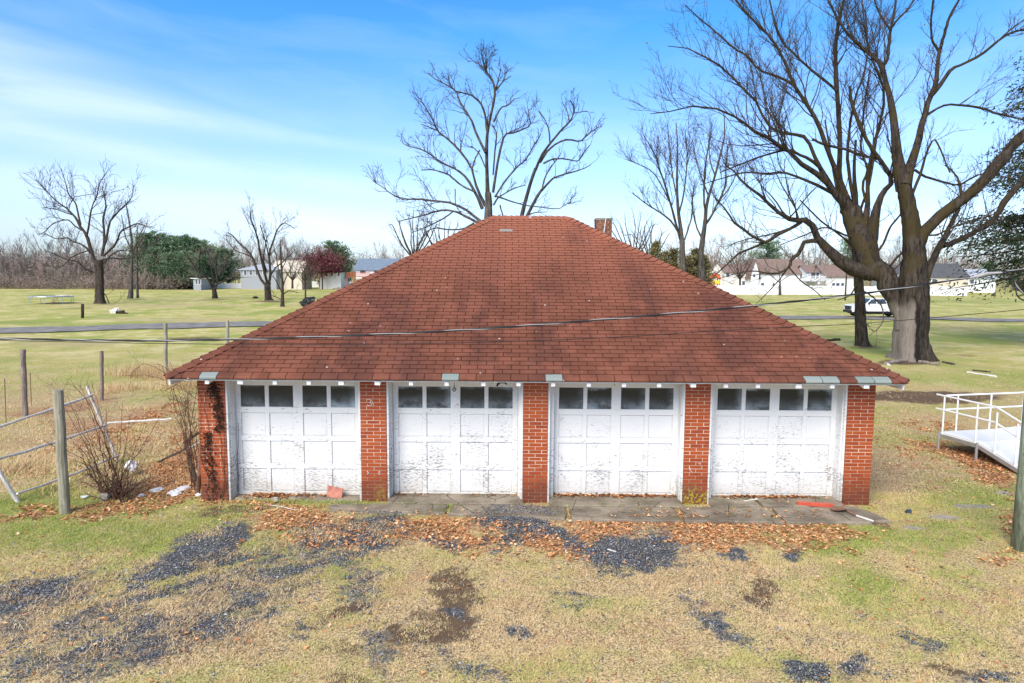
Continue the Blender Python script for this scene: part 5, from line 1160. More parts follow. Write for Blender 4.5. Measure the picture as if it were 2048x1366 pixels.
# --- centre tree behind the ridge
T3 = [[(975, 730, 20), (975, 700, 16), (976, 560, 14), (977, 434, 13), (976, 385, 9)],
 [(976, 400, 9), (974, 340, 6.5), (974, 285, 6), (977, 250, 5), (986, 215, 4.5), (990, 182, 4), (985, 160, 3.2), (976, 148, 3), (968, 136, 2.2), (969, 126, 1.2)],
 [(991, 182, 2.8), (1000, 170, 2.4), (1010, 160, 2), (1022, 152, 1.4)], [(992, 178, 2.5), (997, 158, 2.2), (1002, 138, 1.6)], [(968, 136, 2), (958, 128, 1.6), (946, 122, 1.2), (935, 124, .9)],
 [(987, 244, 3.5), (995, 228, 3), (1003, 215, 2.8), (1016, 210, 2.4), (1030, 197, 1.8)],
 [(971, 305, 5), (952, 266, 4.5), (945, 245, 4), (933, 224, 3.5), (918, 200, 3), (913, 184, 2.6), (894, 170, 2.2), (870, 158, 1.8), (856, 146, 1.3)],
 [(974, 262, 4.5), (970, 230, 4), (962, 208, 3.6), (945, 192, 3.2), (928, 186, 2.8), (910, 182, 2.4)],
 [(971, 412, 6.5), (955, 380, 5), (948, 355, 4.5), (940, 330, 4), (920, 302, 3.8), (900, 282, 3.5), (878, 264, 3), (868, 245, 2.6), (862, 232, 2.4), (850, 214, 2), (840, 196, 1.4)],
 [(878, 262, 2.4), (862, 256, 2), (842, 248, 1.3)], [(965, 418, 6.5), (948, 380, 5), (932, 355, 4.5), (913, 340, 4), (885, 326, 3.4), (860, 308, 3), (840, 298, 2.4), (815, 292, 1.8), (804, 284, 1.2)],
 [(950, 384, 4), (925, 372, 3.5), (905, 356, 3.2), (894, 348, 3), (868, 340, 2.4), (842, 340, 1.7)],
 [(966, 446, 6.5), (948, 432, 5.5), (929, 418, 5), (900, 405, 4.5), (868, 402, 4), (839, 398, 3.5), (804, 398, 2.8), (780, 386, 2.2), (765, 374, 1.8), (746, 362, 1.2)],
 [(960, 448, 5.5), (935, 434, 5), (913, 424, 4.5), (890, 420, 4), (868, 424, 3.5), (850, 430, 3), (833, 434, 2.6), (797, 443, 1.7)],
 [(948, 446, 4), (925, 458, 3.2), (894, 459, 3), (872, 456, 2.6), (855, 463, 2.4), (843, 480, 2), (833, 495, 1.6)], [(905, 424, 3), (885, 438, 2.8), (850, 455, 2.2), (822, 466, 1.4)],
 [(986, 385, 5.5), (994, 334, 4.8), (1000, 300, 4.5), (1004, 288, 4), (1010, 269, 3.8), (1030, 265, 3), (1046, 258, 2.8), (1061, 250, 2.4), (1057, 230, 2), (1058, 218, 1.6)],
 [(990, 394, 4), (1005, 370, 3.4), (1020, 350, 3.2), (1036, 332, 3), (1049, 322, 2.6), (1060, 305, 2.2), (1072, 284, 1.8), (1082, 268, 1.2)],
 [(991, 392, 4), (1010, 398, 3), (1029, 405, 2.8), (1055, 411, 2.4), (1080, 414, 2.2), (1116, 418, 1.8), (1132, 408, 1.4), (1142, 405, 1)],
 [(987, 410, 3.6), (996, 396, 3), (1008, 388, 2.6), (1030, 376, 2.2), (1052, 370, 1.5)], [(960, 300, 3), (950, 318, 2.6), (944, 340, 2.4)], [(973, 340, 2.6), (960, 310, 2.2), (950, 298, 1.8), (942, 292, 1.3)], [(986, 350, 3), (990, 300, 3), (993, 268, 2.4), (985, 250, 1.6)],
 [(910, 378, 2.2), (912, 410, 1.8), (925, 430, 1.3)], [(1000, 410, 3), (1004, 425, 2.4), (1010, 440, 1.8)]]
LC = lambda m=1.: LV(dict(n=2.8*m, lf=.34, lmin=.6, ang=42, K=6, up=.30, jit=.2, rf=.45, rmin=.013, sides=4, t0=.3), dict(n=3.2*m, lf=.5, lmin=.32, ang=40, K=4, up=.2, jit=.22, rf=.55, rmin=.008, t0=.2), dict(n=3, lf=.5, lmin=.2, ang=40, K=3, up=.15, jit=.2, rf=.6, rmin=.006, t0=.2))
bare_tree('bare_tree', 'tall spreading bare tree rising right behind the roof ridge', T3, 32, 14, LC(1.35), 'bark_grey', 'twig', spread=.45, thick=.54)
T3b = [[(1032, 728, 12), (1034, 600, 9), (1040, 470, 7), (1043, 434, 6.5), (1058, 376, 5.2), (1071, 337, 4.8)],
 [(1071, 340, 4.5), (1087, 305, 4), (1107, 279, 3.4), (1125, 258, 3), (1139, 244, 2.6), (1147, 228, 2.2), (1148, 215, 1.8), (1140, 200, 1.4)], [(1148, 226, 1.7), (1160, 224, 1.4), (1175, 222, 1)],
 [(1080, 325, 4), (1095, 302, 3.6), (1113, 287, 3.2), (1136, 279, 3), (1161, 282, 2.6), (1172, 272, 2.2), (1184, 262, 1.8), (1203, 252, 1.2)], [(1087, 327, 3), (1107, 318, 2.8), (1132, 318, 2.4), (1155, 322, 2), (1166, 308, 1.8), (1180, 290, 1.2)],
 [(1100, 288, 2.6), (1098, 262, 2.2), (1090, 240, 1.6), (1078, 222, 1)], [(1139, 244, 2), (1135, 225, 1.6), (1125, 205, 1.1)]]
bare_tree('bare_tree', 'thinner bare tree leaning right from behind the middle of the ridge', T3b, 33.5, 15, LC(1.2), 'bark_grey', 'twig')
T3c = [[(1036, 728, 10), (1042, 560, 7), (1050, 450, 5.5), (1058, 424, 5), (1075, 392, 4.4), (1084, 379, 4)], [(1084, 380, 3.8), (1097, 366, 3.2), (1107, 356, 3), (1128, 349, 2.6), (1148, 343, 2.2), (1165, 338, 1.8), (1181, 330, 1.2)], [(1084, 382, 3), (1090, 355, 2.6), (1105, 330, 2), (1120, 310, 1.3)], [(1056, 430, 2.4), (1072, 425, 1.8), (1095, 424, 1.1)]]
bare_tree('bare_tree', 'small bare tree just above the metal clip on the roof ridge', T3c, 35, 16, LC(1.2), 'bark_grey', 'twig')
# --- two trees behind the chimney
T4 = [[(1366, 590, 10), (1366, 540, 8), (1365, 500, 7), (1362, 463, 5.5), (1355, 405, 4), (1354, 346, 3.2), (1355, 288, 2.2), (1352, 245, 1.2)],
 [(1361, 481, 4), (1350, 440, 3.6), (1340, 405, 3.2), (1329, 367, 2.8), (1318, 335, 2.2), (1311, 311, 1.8), (1288, 272, 1.2)], [(1363, 475, 3.4), (1345, 446, 3), (1329, 431, 2.8), (1312, 420, 2.4), (1297, 411, 2.2), (1280, 398, 1.8), (1264, 385, 1.2)],
 [(1340, 405, 2.4), (1328, 380, 2.2), (1312, 352, 2), (1297, 338, 1.6), (1275, 328, 1.3), (1250, 318, 1)], [(1357, 430, 2.8), (1366, 395, 2.4), (1372, 350, 2), (1374, 300, 1.5), (1370, 260, 1)], [(1355, 400, 2.4), (1345, 350, 2), (1340, 300, 1.6), (1335, 250, 1)], [(1364, 490, 2.6), (1376, 460, 2.2), (1385, 420, 1.8), (1382, 380, 1.2)]]
T5 = [[(1404, 590, 10), (1403, 540, 8), (1402, 501, 6.5), (1410, 449, 5.5), (1414, 405, 4.4), (1430, 352, 3.4), (1440, 311, 2.8), (1449, 273, 2.2), (1448, 225, 1.2)],
 [(1411, 449, 4), (1420, 436, 3.6), (1430, 418, 3.2), (1449, 376, 2.6), (1452, 335, 2), (1456, 290, 1.3)], [(1412, 430, 3.4), (1408, 400, 3), (1409, 346, 2.6), (1416, 297, 2), (1424, 250, 1.2)], [(1418, 395, 2.6), (1405, 360, 2.2), (1392, 320, 1.8), (1385, 280, 1.2)], [(1430, 352, 2.4), (1420, 320, 2), (1418, 280, 1.4)], [(1405, 480, 2.8), (1392, 450, 2.4), (1385, 410, 2), (1388, 370, 1.3)], [(1440, 400, 2), (1462, 370, 1.8), (1480, 330, 1.2)]]
LD = lambda m=1.: LV(dict(n=2.2*m, lf=.42, lmin=1.2, ang=36, K=6, up=.35, jit=.16, rf=.5, rmin=.02, sides=3, t0=.25), dict(n=1.8*m, lf=.5, lmin=.9, ang=36, K=4, up=.25, jit=.2, rf=.55, rmin=.013, t0=.2), dict(n=2.0*m, lf=.5, lmin=.5, ang=36, K=3, up=.2, jit=.2, rf=.6, rmin=.010, t0=.2))
bare_tree('bare_tree', 'bare tree with fanned stems rising between the chimney and the big tree, left of two', T4, 58, 21, LD(1.3), 'bark_grey', 'twig', leafy=200)
bare_tree('bare_tree', 'bare tree with fanned stems nearest the olive bushes, right of two', T5, 60, 22, LD(1.3), 'bark_grey', 'twig', leafy=200)
# --- the field trees on the left
T6 = [[(202, 611, 17), (201, 603, 12), (200, 585, 10), (200, 560, 9.5), (199, 540, 10), (198, 520, 10)],
 [(192, 528, 7), (184, 508, 6), (178, 485, 6), (170, 465, 5.5), (161, 454, 5), (154, 440, 4.5), (147, 430, 4), (135, 418, 3.4), (123, 410, 3), (108, 398, 2.4), (99, 388, 2), (88, 378, 1.6), (72, 358, 1)],
 [(161, 449, 3.6), (156, 425, 3), (150, 405, 2.8), (137, 388, 2.2), (130, 362, 1.6), (122, 336, 1)], [(173, 474, 4), (178, 450, 3.5), (181, 428, 3), (186, 408, 2.6), (193, 394, 2.2), (200, 365, 1.8), (214, 345, 1)],
 [(204, 512, 5), (208, 485, 4.5), (208, 460, 4), (206, 437, 3.5), (212, 413, 2.8), (208, 390, 1.8), (204, 370, 1)], [(206, 500, 5), (212, 480, 4.5), (217, 455, 4), (222, 440, 3.5), (238, 422, 2.8), (252, 408, 2.2), (263, 396, 1.7), (268, 370, 1)],
 [(206, 512, 4.5), (222, 498, 4), (233, 485, 3.6), (242, 462, 3.2), (258, 454, 2.8), (274, 447, 2.4), (290, 452, 1.5), (310, 455, 1)], [(184, 508, 4), (171, 494, 3.6), (158, 487, 3), (145, 483, 2.8), (134, 476, 2.5), (113, 478, 2), (89, 466, 1.3)],
 [(166, 462, 3), (150, 452, 2.6), (137, 440, 2.4), (120, 442, 2), (105, 448, 1.8), (89, 464, 1.5), (76, 470, 1)], [(188, 545, 4), (178, 541, 3.4), (168, 536, 3), (154, 523, 2.8), (130, 518, 2), (103, 505, 1.3)], [(184, 500, 3), (164, 505, 2.6), (144, 514, 2.2), (130, 528, 1.8), (112, 538, 1.3)],
 [(206, 519, 3.4), (225, 516, 2.8), (245, 518, 2.2), (270, 512, 1.8), (290, 500, 1.1)], [(208, 526, 3.4), (225, 508, 2.8), (250, 500, 2.2), (280, 508, 1.3)], [(203, 580, 2), (212, 592, 1.6), (218, 606, 2), (224, 612, 1.6)], [(147, 430, 2.4), (130, 425, 2), (110, 418, 1.6), (85, 415, 1)]]
bare_tree('bare_tree', 'large gnarled bare tree with low limbs, leftmost in the far field', T6, 87, 31, LV(dict(n=1.7, lf=.42, lmin=1.8, ang=42, K=6, up=.30, jit=.22, rf=.5, rmin=.03, sides=4, t0=.25), dict(n=1.7, lf=.5, lmin=1.0, ang=40, K=4, up=.22, jit=.24, rf=.55, rmin=.02, t0=.2), dict(n=1.5, lf=.5, lmin=.6, ang=40, K=3, up=.2, jit=.2, rf=.6, rmin=.014, t0=.2)), 'bark_far', 'twig', spread=.5, thick=.52, thick0=.78)
LE = lambda m=1., r0=.028: LV(dict(n=1.1*m, lf=.45, lmin=1.5, ang=40, K=5, up=.30, jit=.2, rf=.5, rmin=r0, sides=3, t0=.2), dict(n=1.5*m, lf=.5, lmin=1.0, ang=40, K=4, up=.22, jit=.22, rf=.55, rmin=r0*.65, t0=.2), dict(n=1.5*m, lf=.5, lmin=.6, ang=40, K=3, up=.2, jit=.2, rf=.6, rmin=r0*.5, t0=.2))
T7 = [[(260, 599, 7), (262, 580, 5), (263, 540, 3.5), (264, 492, 2.8), (258, 440, 2.2), (250, 400, 1.2)], [(263, 520, 2.4), (275, 480, 2), (290, 450, 1.2)], [(263, 500, 2.2), (250, 470, 1.8), (243, 430, 1.2)], [(264, 545, 2), (285, 525, 1.6), (305, 510, 1)]]
bare_tree('bare_tree', 'straight grey bare tree, thicker of the close pair right of the gnarled tree', T7, 102, 32, LE(1.1), 'bark_grey', 'twig_pale')
T7b = [[(275, 598, 4), (275, 585, 2.8), (274, 540, 2.2), (273, 490, 1.8), (275, 450, 1)], [(274, 520, 1.6), (295, 495, 1.4), (315, 480, .9)], [(274, 540, 1.6), (300, 530, 1.3), (330, 515, .9)], [(274, 500, 1.4), (286, 470, 1.1), (296, 440, .8)]]
bare_tree('bare_tree', 'thin bare tree, slimmer of the close pair right of the gnarled tree', T7b, 103.5, 33, LE(1.1), 'bark_grey', 'twig_pale')
T8 = [[(429, 599, 8), (429, 590, 6), (428, 577, 5)], [(427, 582, 4), (418, 560, 3.6), (406, 548, 3), (394, 540, 2.4), (384, 525, 2), (372, 508, 1.2)], [(430, 580, 4), (434, 566, 3.4), (440, 550, 2.8), (448, 535, 2.4), (459, 512, 1.8), (472, 490, 1.1)], [(428, 575, 3), (424, 545, 2.4), (420, 520, 2), (411, 492, 1.2)], [(432, 570, 2.8), (448, 562, 2.2), (466, 556, 1.8), (488, 555, 1)], [(412, 554, 2.4), (398, 556, 2), (380, 550, 1.1)], [(436, 560, 2.4), (432, 530, 2), (436, 500, 1.2)], [(400, 545, 2), (398, 520, 1.6), (402, 495, 1)]]
bare_tree('bare_tree', 'low round headed bare orchard tree in front of the pines', T8, 105, 34, LE(1.5), 'bark_far', 'twig_pale', group='old orchard trees in the far field')
T9 = [[(537, 604, 11), (536, 596, 8), (535, 575, 7.5), (535, 565, 7)], [(532, 572, 4.5), (522, 558, 4), (512, 535, 3.6), (505, 515, 3.2), (494, 500, 3), (480, 488, 2.6), (466, 472, 2), (455, 465, 1.2)], [(535, 568, 4.5), (528, 540, 4), (520, 505, 3.6), (516, 480, 3), (510, 460, 2.4), (503, 444, 2), (500, 425, 1.2)],
 [(538, 566, 4.5), (541, 545, 4), (538, 510, 3.5), (546, 485, 2.8), (552, 465, 2.4), (560, 452, 2), (570, 446, 1.4), (590, 458, .9)], [(534, 545, 3), (527, 520, 2.6), (530, 495, 2.2), (535, 470, 1.2)], [(505, 515, 2.4), (490, 508, 2), (470, 500, 1.6), (452, 478, 1)], [(541, 550, 2.8), (552, 535, 2.4), (570, 520, 1.8), (590, 500, 1)], [(538, 515, 2.4), (530, 480, 2), (520, 450, 1.2)]]
bare_tree('bare_tree', 'tall old bare tree with thick pale trunk before the grey roofed house', T9, 99.5, 35, LE(1.1), 'bark_far', 'twig', group='old orchard trees in the far field')
T10 = [[(565, 616, 5.5), (565, 600, 4), (565, 567, 2.8), (562, 519, 2.2), (560, 480, 1.2)], [(564, 585, 2.4), (556, 570, 2), (548, 555, 1.6), (538, 548, .9)], [(565, 575, 2.2), (572, 555, 1.8), (582, 535, 1.4), (590, 515, .9)], [(564, 560, 2), (556, 535, 1.7), (552, 510, 1.4), (545, 485, .9)], [(565, 590, 2), (578, 582, 1.6), (598, 586, .9)], [(563, 540, 1.6), (572, 520, 1.3), (576, 495, .8)], [(564, 600, 1.6), (552, 594, 1.3), (540, 590, .8)]]
bare_tree('bare_tree', 'slim many branched young tree nearest the left slope of the roof', T10, 82, 36, LE(1.2, .02), 'bark_far', 'twig', group='old orchard trees in the far field')
T11 = [[(611, 607, 3), (611, 590, 2), (611, 565, 1.6), (608, 530, .9)], [(611, 575, 1.4), (600, 558, 1.1), (588, 545, .7)], [(611, 570, 1.4), (622, 555, 1.1), (632, 538, .7)], [(611, 560, 1.2), (604, 540, .9), (600, 520, .6)], [(611, 565, 1.2), (618, 540, .9), (620, 515, .6)]]
bare_tree('bare_tree', 'small thin bare tree directly above the dark tarpaulin heap', T11, 90, 37, LE(2.2, .02), 'bark_far', 'twig')
T12 = [[(1560, 591, 3), (1560, 575, 2.2), (1560, 562, 1.8)], [(1560, 566, 1.4), (1548, 556, 1.1), (1536, 545, .7)], [(1560, 564, 1.4), (1572, 555, 1.1), (1586, 548, .7)], [(1560, 562, 1.3), (1558, 545, 1), (1552, 528, .6)], [(1560, 562, 1.3), (1566, 545, 1), (1572, 530, .6)]]
bare_tree('bare_tree', 'small ornamental tree with few orange leaves in front of the white fence', T12, 143, 38, LE(2.0, .03), 'bark_far', 'twig_pale', leafy=0)
for k, (px, pb, pt, D, lb) in enumerate(((610, 577, 530, 150, 'reddish round bare tree left of the maroon roofed house'), (585, 577, 520, 152, 'brown hazy bare tree behind the slim young tree'), (828, 560, 415, 60, 'greyish many twigged bare tree left of the ridge behind the roof'), (888, 560, 430, 62, 'pale many twigged bare tree close behind the tall ridge tree'), (1268, 560, 415, 75, 'faint thin bare tree just right of the chimney'), (1300, 560, 440, 78, 'faint bare tree above the olive bushes right of the chimney'), (1480, 590, 480, 150, 'bare tree among the houses left of the white gable'))):
    h = pb-pt; rr = random.Random(k+3); L_ = [[(px, pb, 3*60/D+1.5), (px, pb-h*.3, 3*60/D+1)]]
    for j in range(9):
        a = -1+2*j/8+rr.uniform(-.1, .1); L_.append([(px, pb-h*.28, 2*60/D+.8), (px+a*h*.18, pb-h*.5, 1.6*60/D+.4), (px+a*h*.32+rr.uniform(-5, 5), pb-h*.75, 1*60/D+.3), (px+a*h*.38+rr.uniform(-5, 5), pb-h*(1-.25*abs(a)), .5)])
    sc_ = D/60; bare_tree('bare_tree', lb, L_, D, 50+k, LV(dict(n=1.1/sc_, lf=.42, lmin=.6*sc_, ang=34, K=5, up=.35, jit=.18, rf=.5, rmin=.013*sc_, t0=.2), dict(n=2.0/sc_, lf=.5, lmin=.4*sc_, ang=34, K=4, up=.25, jit=.2, rf=.6, rmin=.009*sc_, t0=.1)), 'bark_far', 'twig_pale' if D > 80 else 'twig', spread=.7)

# ------------------------------------------------------------------ woods along the horizon
def proto(seed, n0=9, h=1.):
    """small generic bare tree of height 1: verts, quads, tint"""
    r = np.random.default_rng(seed); tp = np.array([[0, 0, 0], [.005, 0, .15], [0, .01, .3], [.01, 0, .5], [0, 0, .78]]); PT = np.array([tp]); RD = np.array([[.016, .013, .011, .008, .003]])
    a = grow(r, PT, RD, n0, .55, .3, 36, K=5, up=.55, jit=.12, rf=.6, t0=.2, rmin=.0035); b = grow(r, a[0], a[1], 6, .55, .10, 34, K=4, up=.3, jit=.16, rf=.6, rmin=.0026, t0=.15); c = grow(r, b[0], b[1], 3, .6, .07, 34, K=3, up=.2, jit=.2, rf=.7, rmin=.0020, t0=.1)
    V = []; F = []; T = []; nv = 0
    for (p, q), s, tt in (((PT, RD), 4, .25), (a, 3, .4), (b, 2, .5), (c, 2, .62)):
        v, f = tubes(p, q*(1 if s > 2 else 1.15), s)
        if s == 2: f = f[::2]
        pass; V.append(v); F.append(f+nv); nv += len(v); T.append(np.full(len(v), tt))
    return np.concatenate(V), np.concatenate(F), np.concatenate(T)
PR = [proto(i, n) for i, n in ((1, 9), (2, 11), (3, 8), (4, 10))]
def woods(name, label, rows, seed):
    r = np.random.default_rng(seed); V = []; F = []; T = []; nv = 0
    for (px0, px1, D0, D1, h0, h1, n, tb) in rows:
        for k in range(n):
            D = r.uniform(D0, D1); px = px0+(px1-px0)*(k+r.random())/n; h = r.uniform(h0, h1); x = (px-1024)/FPX*D*1.0; v, f, t = PR[r.integers(0, 4)]
            a = r.random()*6.28; c, s = math.cos(a), math.sin(a); w = r.uniform(.85, 1.5)*h; vv = np.stack([(v[:, 0]*c-v[:, 1]*s)*w+x, (v[:, 0]*s+v[:, 1]*c)*w+D, v[:, 2]*h-.2], -1)
            V.append(vv); F.append(f+nv); nv += len(vv); T.append(np.clip(t+tb+r.uniform(-.12, .18), 0, 1))
    print(name, nv); return tag(link(name, npmesh(name, np.concatenate(V), np.concatenate(F), M['wood_twigs'], {'tint': np.concatenate(T)})), label, kind='stuff')
woods('woodland', 'brown leafless woodland edging the far field on the left', [(-250, 330, 152, 162, 7, 10, 60, .12), (-250, 330, 164, 185, 9, 12, 46, -.05), (-250, 330, 190, 215, 11, 14.5, 30, -.12), (-260, 330, 149, 152, 3.5, 6, 60, .2)], 1)
woods('woodland', 'brown leafless woodland behind the houses left of the roof', [(440, 640, 185, 215, 9.5, 13, 30, .15), (560, 960, 230, 300, 11, 15, 46, .0), (380, 700, 175, 190, 7, 11, 24, .25)], 2)
woods('woodland', 'hazy leafless woodland behind the houses on the right', [(1180, 2200, 230, 280, 13, 19, 84, .0), (1400, 2200, 195, 225, 9, 14, 50, .15), (1700, 2200, 184, 192, 6, 10, 20, .2)], 3)
# leafy ground storey of the left wood, low red shrubs
def scrub(name, label, x0, x1, D, n, hmin, hmax, mat, t0, t1, seed, wid=2.):
    r = np.random.default_rng(seed); NB = 130; m = n*NB; k = r.random(n); cx = x0+(x1-x0)*k; cy = D+r.uniform(-wid, wid, n); ch_ = r.uniform(hmin, hmax, n); i = np.repeat(np.arange(n), NB)
    u = norm(r.normal(size=(m, 3)))*(r.random((m, 1))**.4); c = np.stack([cx[i], cy[i], ch_[i]*.5], -1)+u*np.stack([ch_[i]*.75, ch_[i]*.75, ch_[i]*.55], -1)
    s = .05*ch_[i][:, None]+.07; a = norm(r.normal(size=(m, 3)))*s; b = norm(r.normal(size=(m, 3)))*s*3.2
    v = np.stack([c-a*.22, c+a*.22, c+b*.85], 1).reshape(-1, 3); v[:, 2] = np.maximum(v[:, 2], .0)
    return tag(link(name, npmesh(name, v, np.arange(len(v)).reshape(-1, 3), M[mat], {'tint': np.repeat(r.uniform(t0, t1, m), 3)})), label, kind='stuff')
a, b = G(-120, 578), G(330, 577.5)
scrub('undergrowth', 'reddish brown undergrowth along the foot of the left woodland', a[0], b[0], 151, 160, 1.2, 3.4, 'wood_twigs', .55, 1., 5, 3)
a, b = G(270, 577.5), G(395, 577.5); scrub('undergrowth', 'brown shrubs by the dark picket fence', a[0], b[0], 152, 26, 1.8, 4.6, 'wood_twigs', .3, .9, 6, 1.5)
a, b = G(-250, 577), G(335, 577); scrub('thicket', 'dense grey brown thicket of twigs inside the left woodland', -205, -76, 168, 330, 6, 9.5, 'wood_twigs', .25, .75, 15, 10)
scrub('thicket', 'brown twig haze behind the houses left of the roof', -80, -20, 215, 80, 6, 10.5, 'wood_twigs', .4, .9, 16, 12)
scrub('thicket', 'brown twig haze behind the houses on the right', 30, 230, 245, 150, 7, 12.5, 'wood_twigs', .4, .9, 17, 14)
# row of small round shrubs by the far fence, each on its own
for k, px in enumerate((622, 642, 662, 680)):
    g = G(px, 576); r = np.random.default_rng(90+k); tp = np.array([[[g[0], g[1]-1, 0], [g[0], g[1]-1, .5], [g[0], g[1]-1, .9]]]); A_ = grow(r, tp, np.array([[.10, .09, .08]]), 9, .8, 1.3, 45, K=4, up=.3, rf=.6, rmin=.04); B_ = grow(r, A_[0], A_[1], 8, .5, .6, 40, K=3, up=.2, rf=.7, rmin=.03)
    v, f = tubes(np.concatenate([A_[0][:, :3], B_[0]]), np.concatenate([A_[1][:, :3], B_[1]]), 3)
    s_ob = link('round_shrub', npmesh('round_shrub', v, f, M['twig'])); tag(s_ob, 'small round leafless shrub in the row before the white fence', 'shrub', 'row of round shrubs before the white fence')
# maroon tree
r = np.random.default_rng(7); g = G(640, 577); D = 163; x = (645-1024)/FPX*D
for xx, hh, lb in ((x, 10.2, 'maroon red leafed tree behind the far white fence'),):
    v, f, t = proto(77, 13); v = v*np.array([hh*1.3, hh*1.3, hh]); v[:, 0] += xx; v[:, 1] += D
    e_ = empty('red_tree', (xx, D, 0), lb, 'tree'); link('trunk', npmesh('trunk', v, f, M['bark_far']), e_)
    n = 5200; u = norm(r.normal(size=(n, 3)))*r.random((n, 1))**.33*np.array([6.2, 5, 3.6])*(.8+.35*np.sin(np.arange(n)*.01))[:, None]; c = u+np.array([xx, D, 6.4]); s = .20
    a = norm(r.normal(size=(n, 3)))*s; b = norm(r.normal(size=(n, 3)))*s*1.4; vv = np.stack([c-a, c+a, c+b], 1).reshape(-1, 3)
    m_tint('red_leaf', [(0, (.09, .025, .03)), (1, (.22, .075, .08))]); link('crown', npmesh('crown', vv, np.arange(len(vv)).reshape(-1, 3), M['red_leaf'], {'tint': np.repeat(r.random(n), 3)}), e_)

# ------------------------------------------------------------------ pines and spruce
def pine_mesh(seed, H, R, nb=90, per=46, lean=.8, droop=0., mat='needles', nl=.34, z0=.12, shape='round', fine=1.):
    r = np.random.default_rng(seed); k = np.arange(nb); z = H*(z0+(1-z0)*(k+r.random(nb))/nb); f = (z/H-z0)/(1-z0)
    prof = (np.sqrt(np.clip(1-(f-.25)**2/.62, 0, 1))*(.5+.68*r.random(nb)) if shape == 'round' else (1-f)**.75*(.75+.4*r.random(nb)))
    L = np.maximum(R*prof, .25); a = r.random(nb)*6.283; d = np.stack([np.cos(a), np.sin(a), (np.full(nb, .16) if not droop else -droop*(1-f))+r.normal(size=nb)*.08], -1)
    K = 6; t = np.linspace(0, 1, K)[None, :, None]; st = np.stack([0*z, 0*z, z], -1)[:, None, :]; PT = st+d[:, None, :]*L[:, None, None]*t; PT[:, :, 2] += (t[:, :, 0]**2)*L[:, None]*(.22 if not droop else .10)
    tr = np.array([[[0, 0, -.2], [0, 0, H*.35], [0, 0, H*.7], [0, 0, H*.97]]]); v1, f1 = tubes(tr, np.array([[H*.018, H*.014, H*.009, H*.002]]), 8); v2, f2 = tubes(PT, np.linspace(.05, .012, K)[None]*np.ones((nb, 1))*H/15, 3)
    TV, TF = np.concatenate([v1, v2]), np.concatenate([f1, f2+len(v1)])
    # needle sprays along each bough
    n = nb*per; bi = np.repeat(k, per); tt = r.random(n)**.6; p = st[bi, 0]+d[bi]*(L[bi]*tt)[:, None]; p[:, 2] += tt**2*L[bi]*(.22 if not droop else .10)
    sp = (.16+.16*L[bi]*tt)[:, None]*r.normal(size=(n, 3))*np.array([1, 1, .45]); c = p+sp
    out_ = norm(d[bi]+r.normal(size=(n, 3))*.55+np.array([0, 0, .35 if not droop else -.35])); w = norm(np.cross(out_, r.normal(size=(n, 3)))); s = nl*(.6+.8*r.random(n))[:, None]
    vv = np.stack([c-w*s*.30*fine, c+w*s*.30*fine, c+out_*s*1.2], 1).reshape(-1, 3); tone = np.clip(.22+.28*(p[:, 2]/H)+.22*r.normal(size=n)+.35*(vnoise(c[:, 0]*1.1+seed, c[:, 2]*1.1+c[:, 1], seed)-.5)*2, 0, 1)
    return TV, TF, vv, np.repeat(tone, 3)
def conifer(name, label, x, y, args, group=None, mat='needles', meshes=None, scale=1., rot=0):
    e_ = empty(name, (x, y, 0), label, 'tree', group)
    if meshes is None:
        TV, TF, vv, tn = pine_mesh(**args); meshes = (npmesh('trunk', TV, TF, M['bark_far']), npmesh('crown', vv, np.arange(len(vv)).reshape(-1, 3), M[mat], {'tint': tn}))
    for nm, me in zip(('trunk', 'crown'), meshes):
        o = bpy.data.objects.new(nm, me); COL.objects.link(o); o.parent = e_
    e_.scale = (scale, scale, scale); e_.rotation_euler = (0, 0, rot); return meshes
pm = [None, None, None]
PL = [(292, 160, 14.5), (306, 158, 15.8), (322, 162, 15.6), (338, 158, 13.5), (352, 160, 14.6), (368, 165, 15.4), (384, 160, 14.6), (400, 163, 14.2), (414, 160, 12.6), (316, 154, 11.5), (345, 153, 10), (375, 154, 10.5), (430, 168, 12), (445, 172, 12.5), (458, 172, 11.5)]
for k, (px, D, H_) in enumerate(PL):
    j = k % 3; x = (px-1024)/FPX*D
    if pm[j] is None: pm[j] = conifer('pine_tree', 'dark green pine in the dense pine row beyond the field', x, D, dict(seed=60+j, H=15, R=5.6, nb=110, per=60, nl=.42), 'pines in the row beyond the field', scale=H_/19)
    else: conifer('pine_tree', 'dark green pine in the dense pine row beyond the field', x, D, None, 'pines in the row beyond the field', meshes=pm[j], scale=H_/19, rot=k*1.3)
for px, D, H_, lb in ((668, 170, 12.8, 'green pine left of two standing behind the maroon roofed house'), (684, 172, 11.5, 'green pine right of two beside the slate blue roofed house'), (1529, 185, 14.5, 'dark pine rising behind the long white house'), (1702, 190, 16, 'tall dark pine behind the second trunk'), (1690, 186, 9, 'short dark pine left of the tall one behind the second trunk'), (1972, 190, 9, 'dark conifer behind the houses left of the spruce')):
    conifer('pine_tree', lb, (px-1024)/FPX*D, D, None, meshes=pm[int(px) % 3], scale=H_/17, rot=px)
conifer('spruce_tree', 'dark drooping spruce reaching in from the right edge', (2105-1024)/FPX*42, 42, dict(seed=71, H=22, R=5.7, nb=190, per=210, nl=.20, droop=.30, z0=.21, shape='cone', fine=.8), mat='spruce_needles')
AB = [(1312, 486, 66, 10), (1330, 505, 66, 9), (1347, 500, 67, 9), (1375, 515, 64, 10), (1393, 500, 65, 10), (1408, 512, 63, 9)]
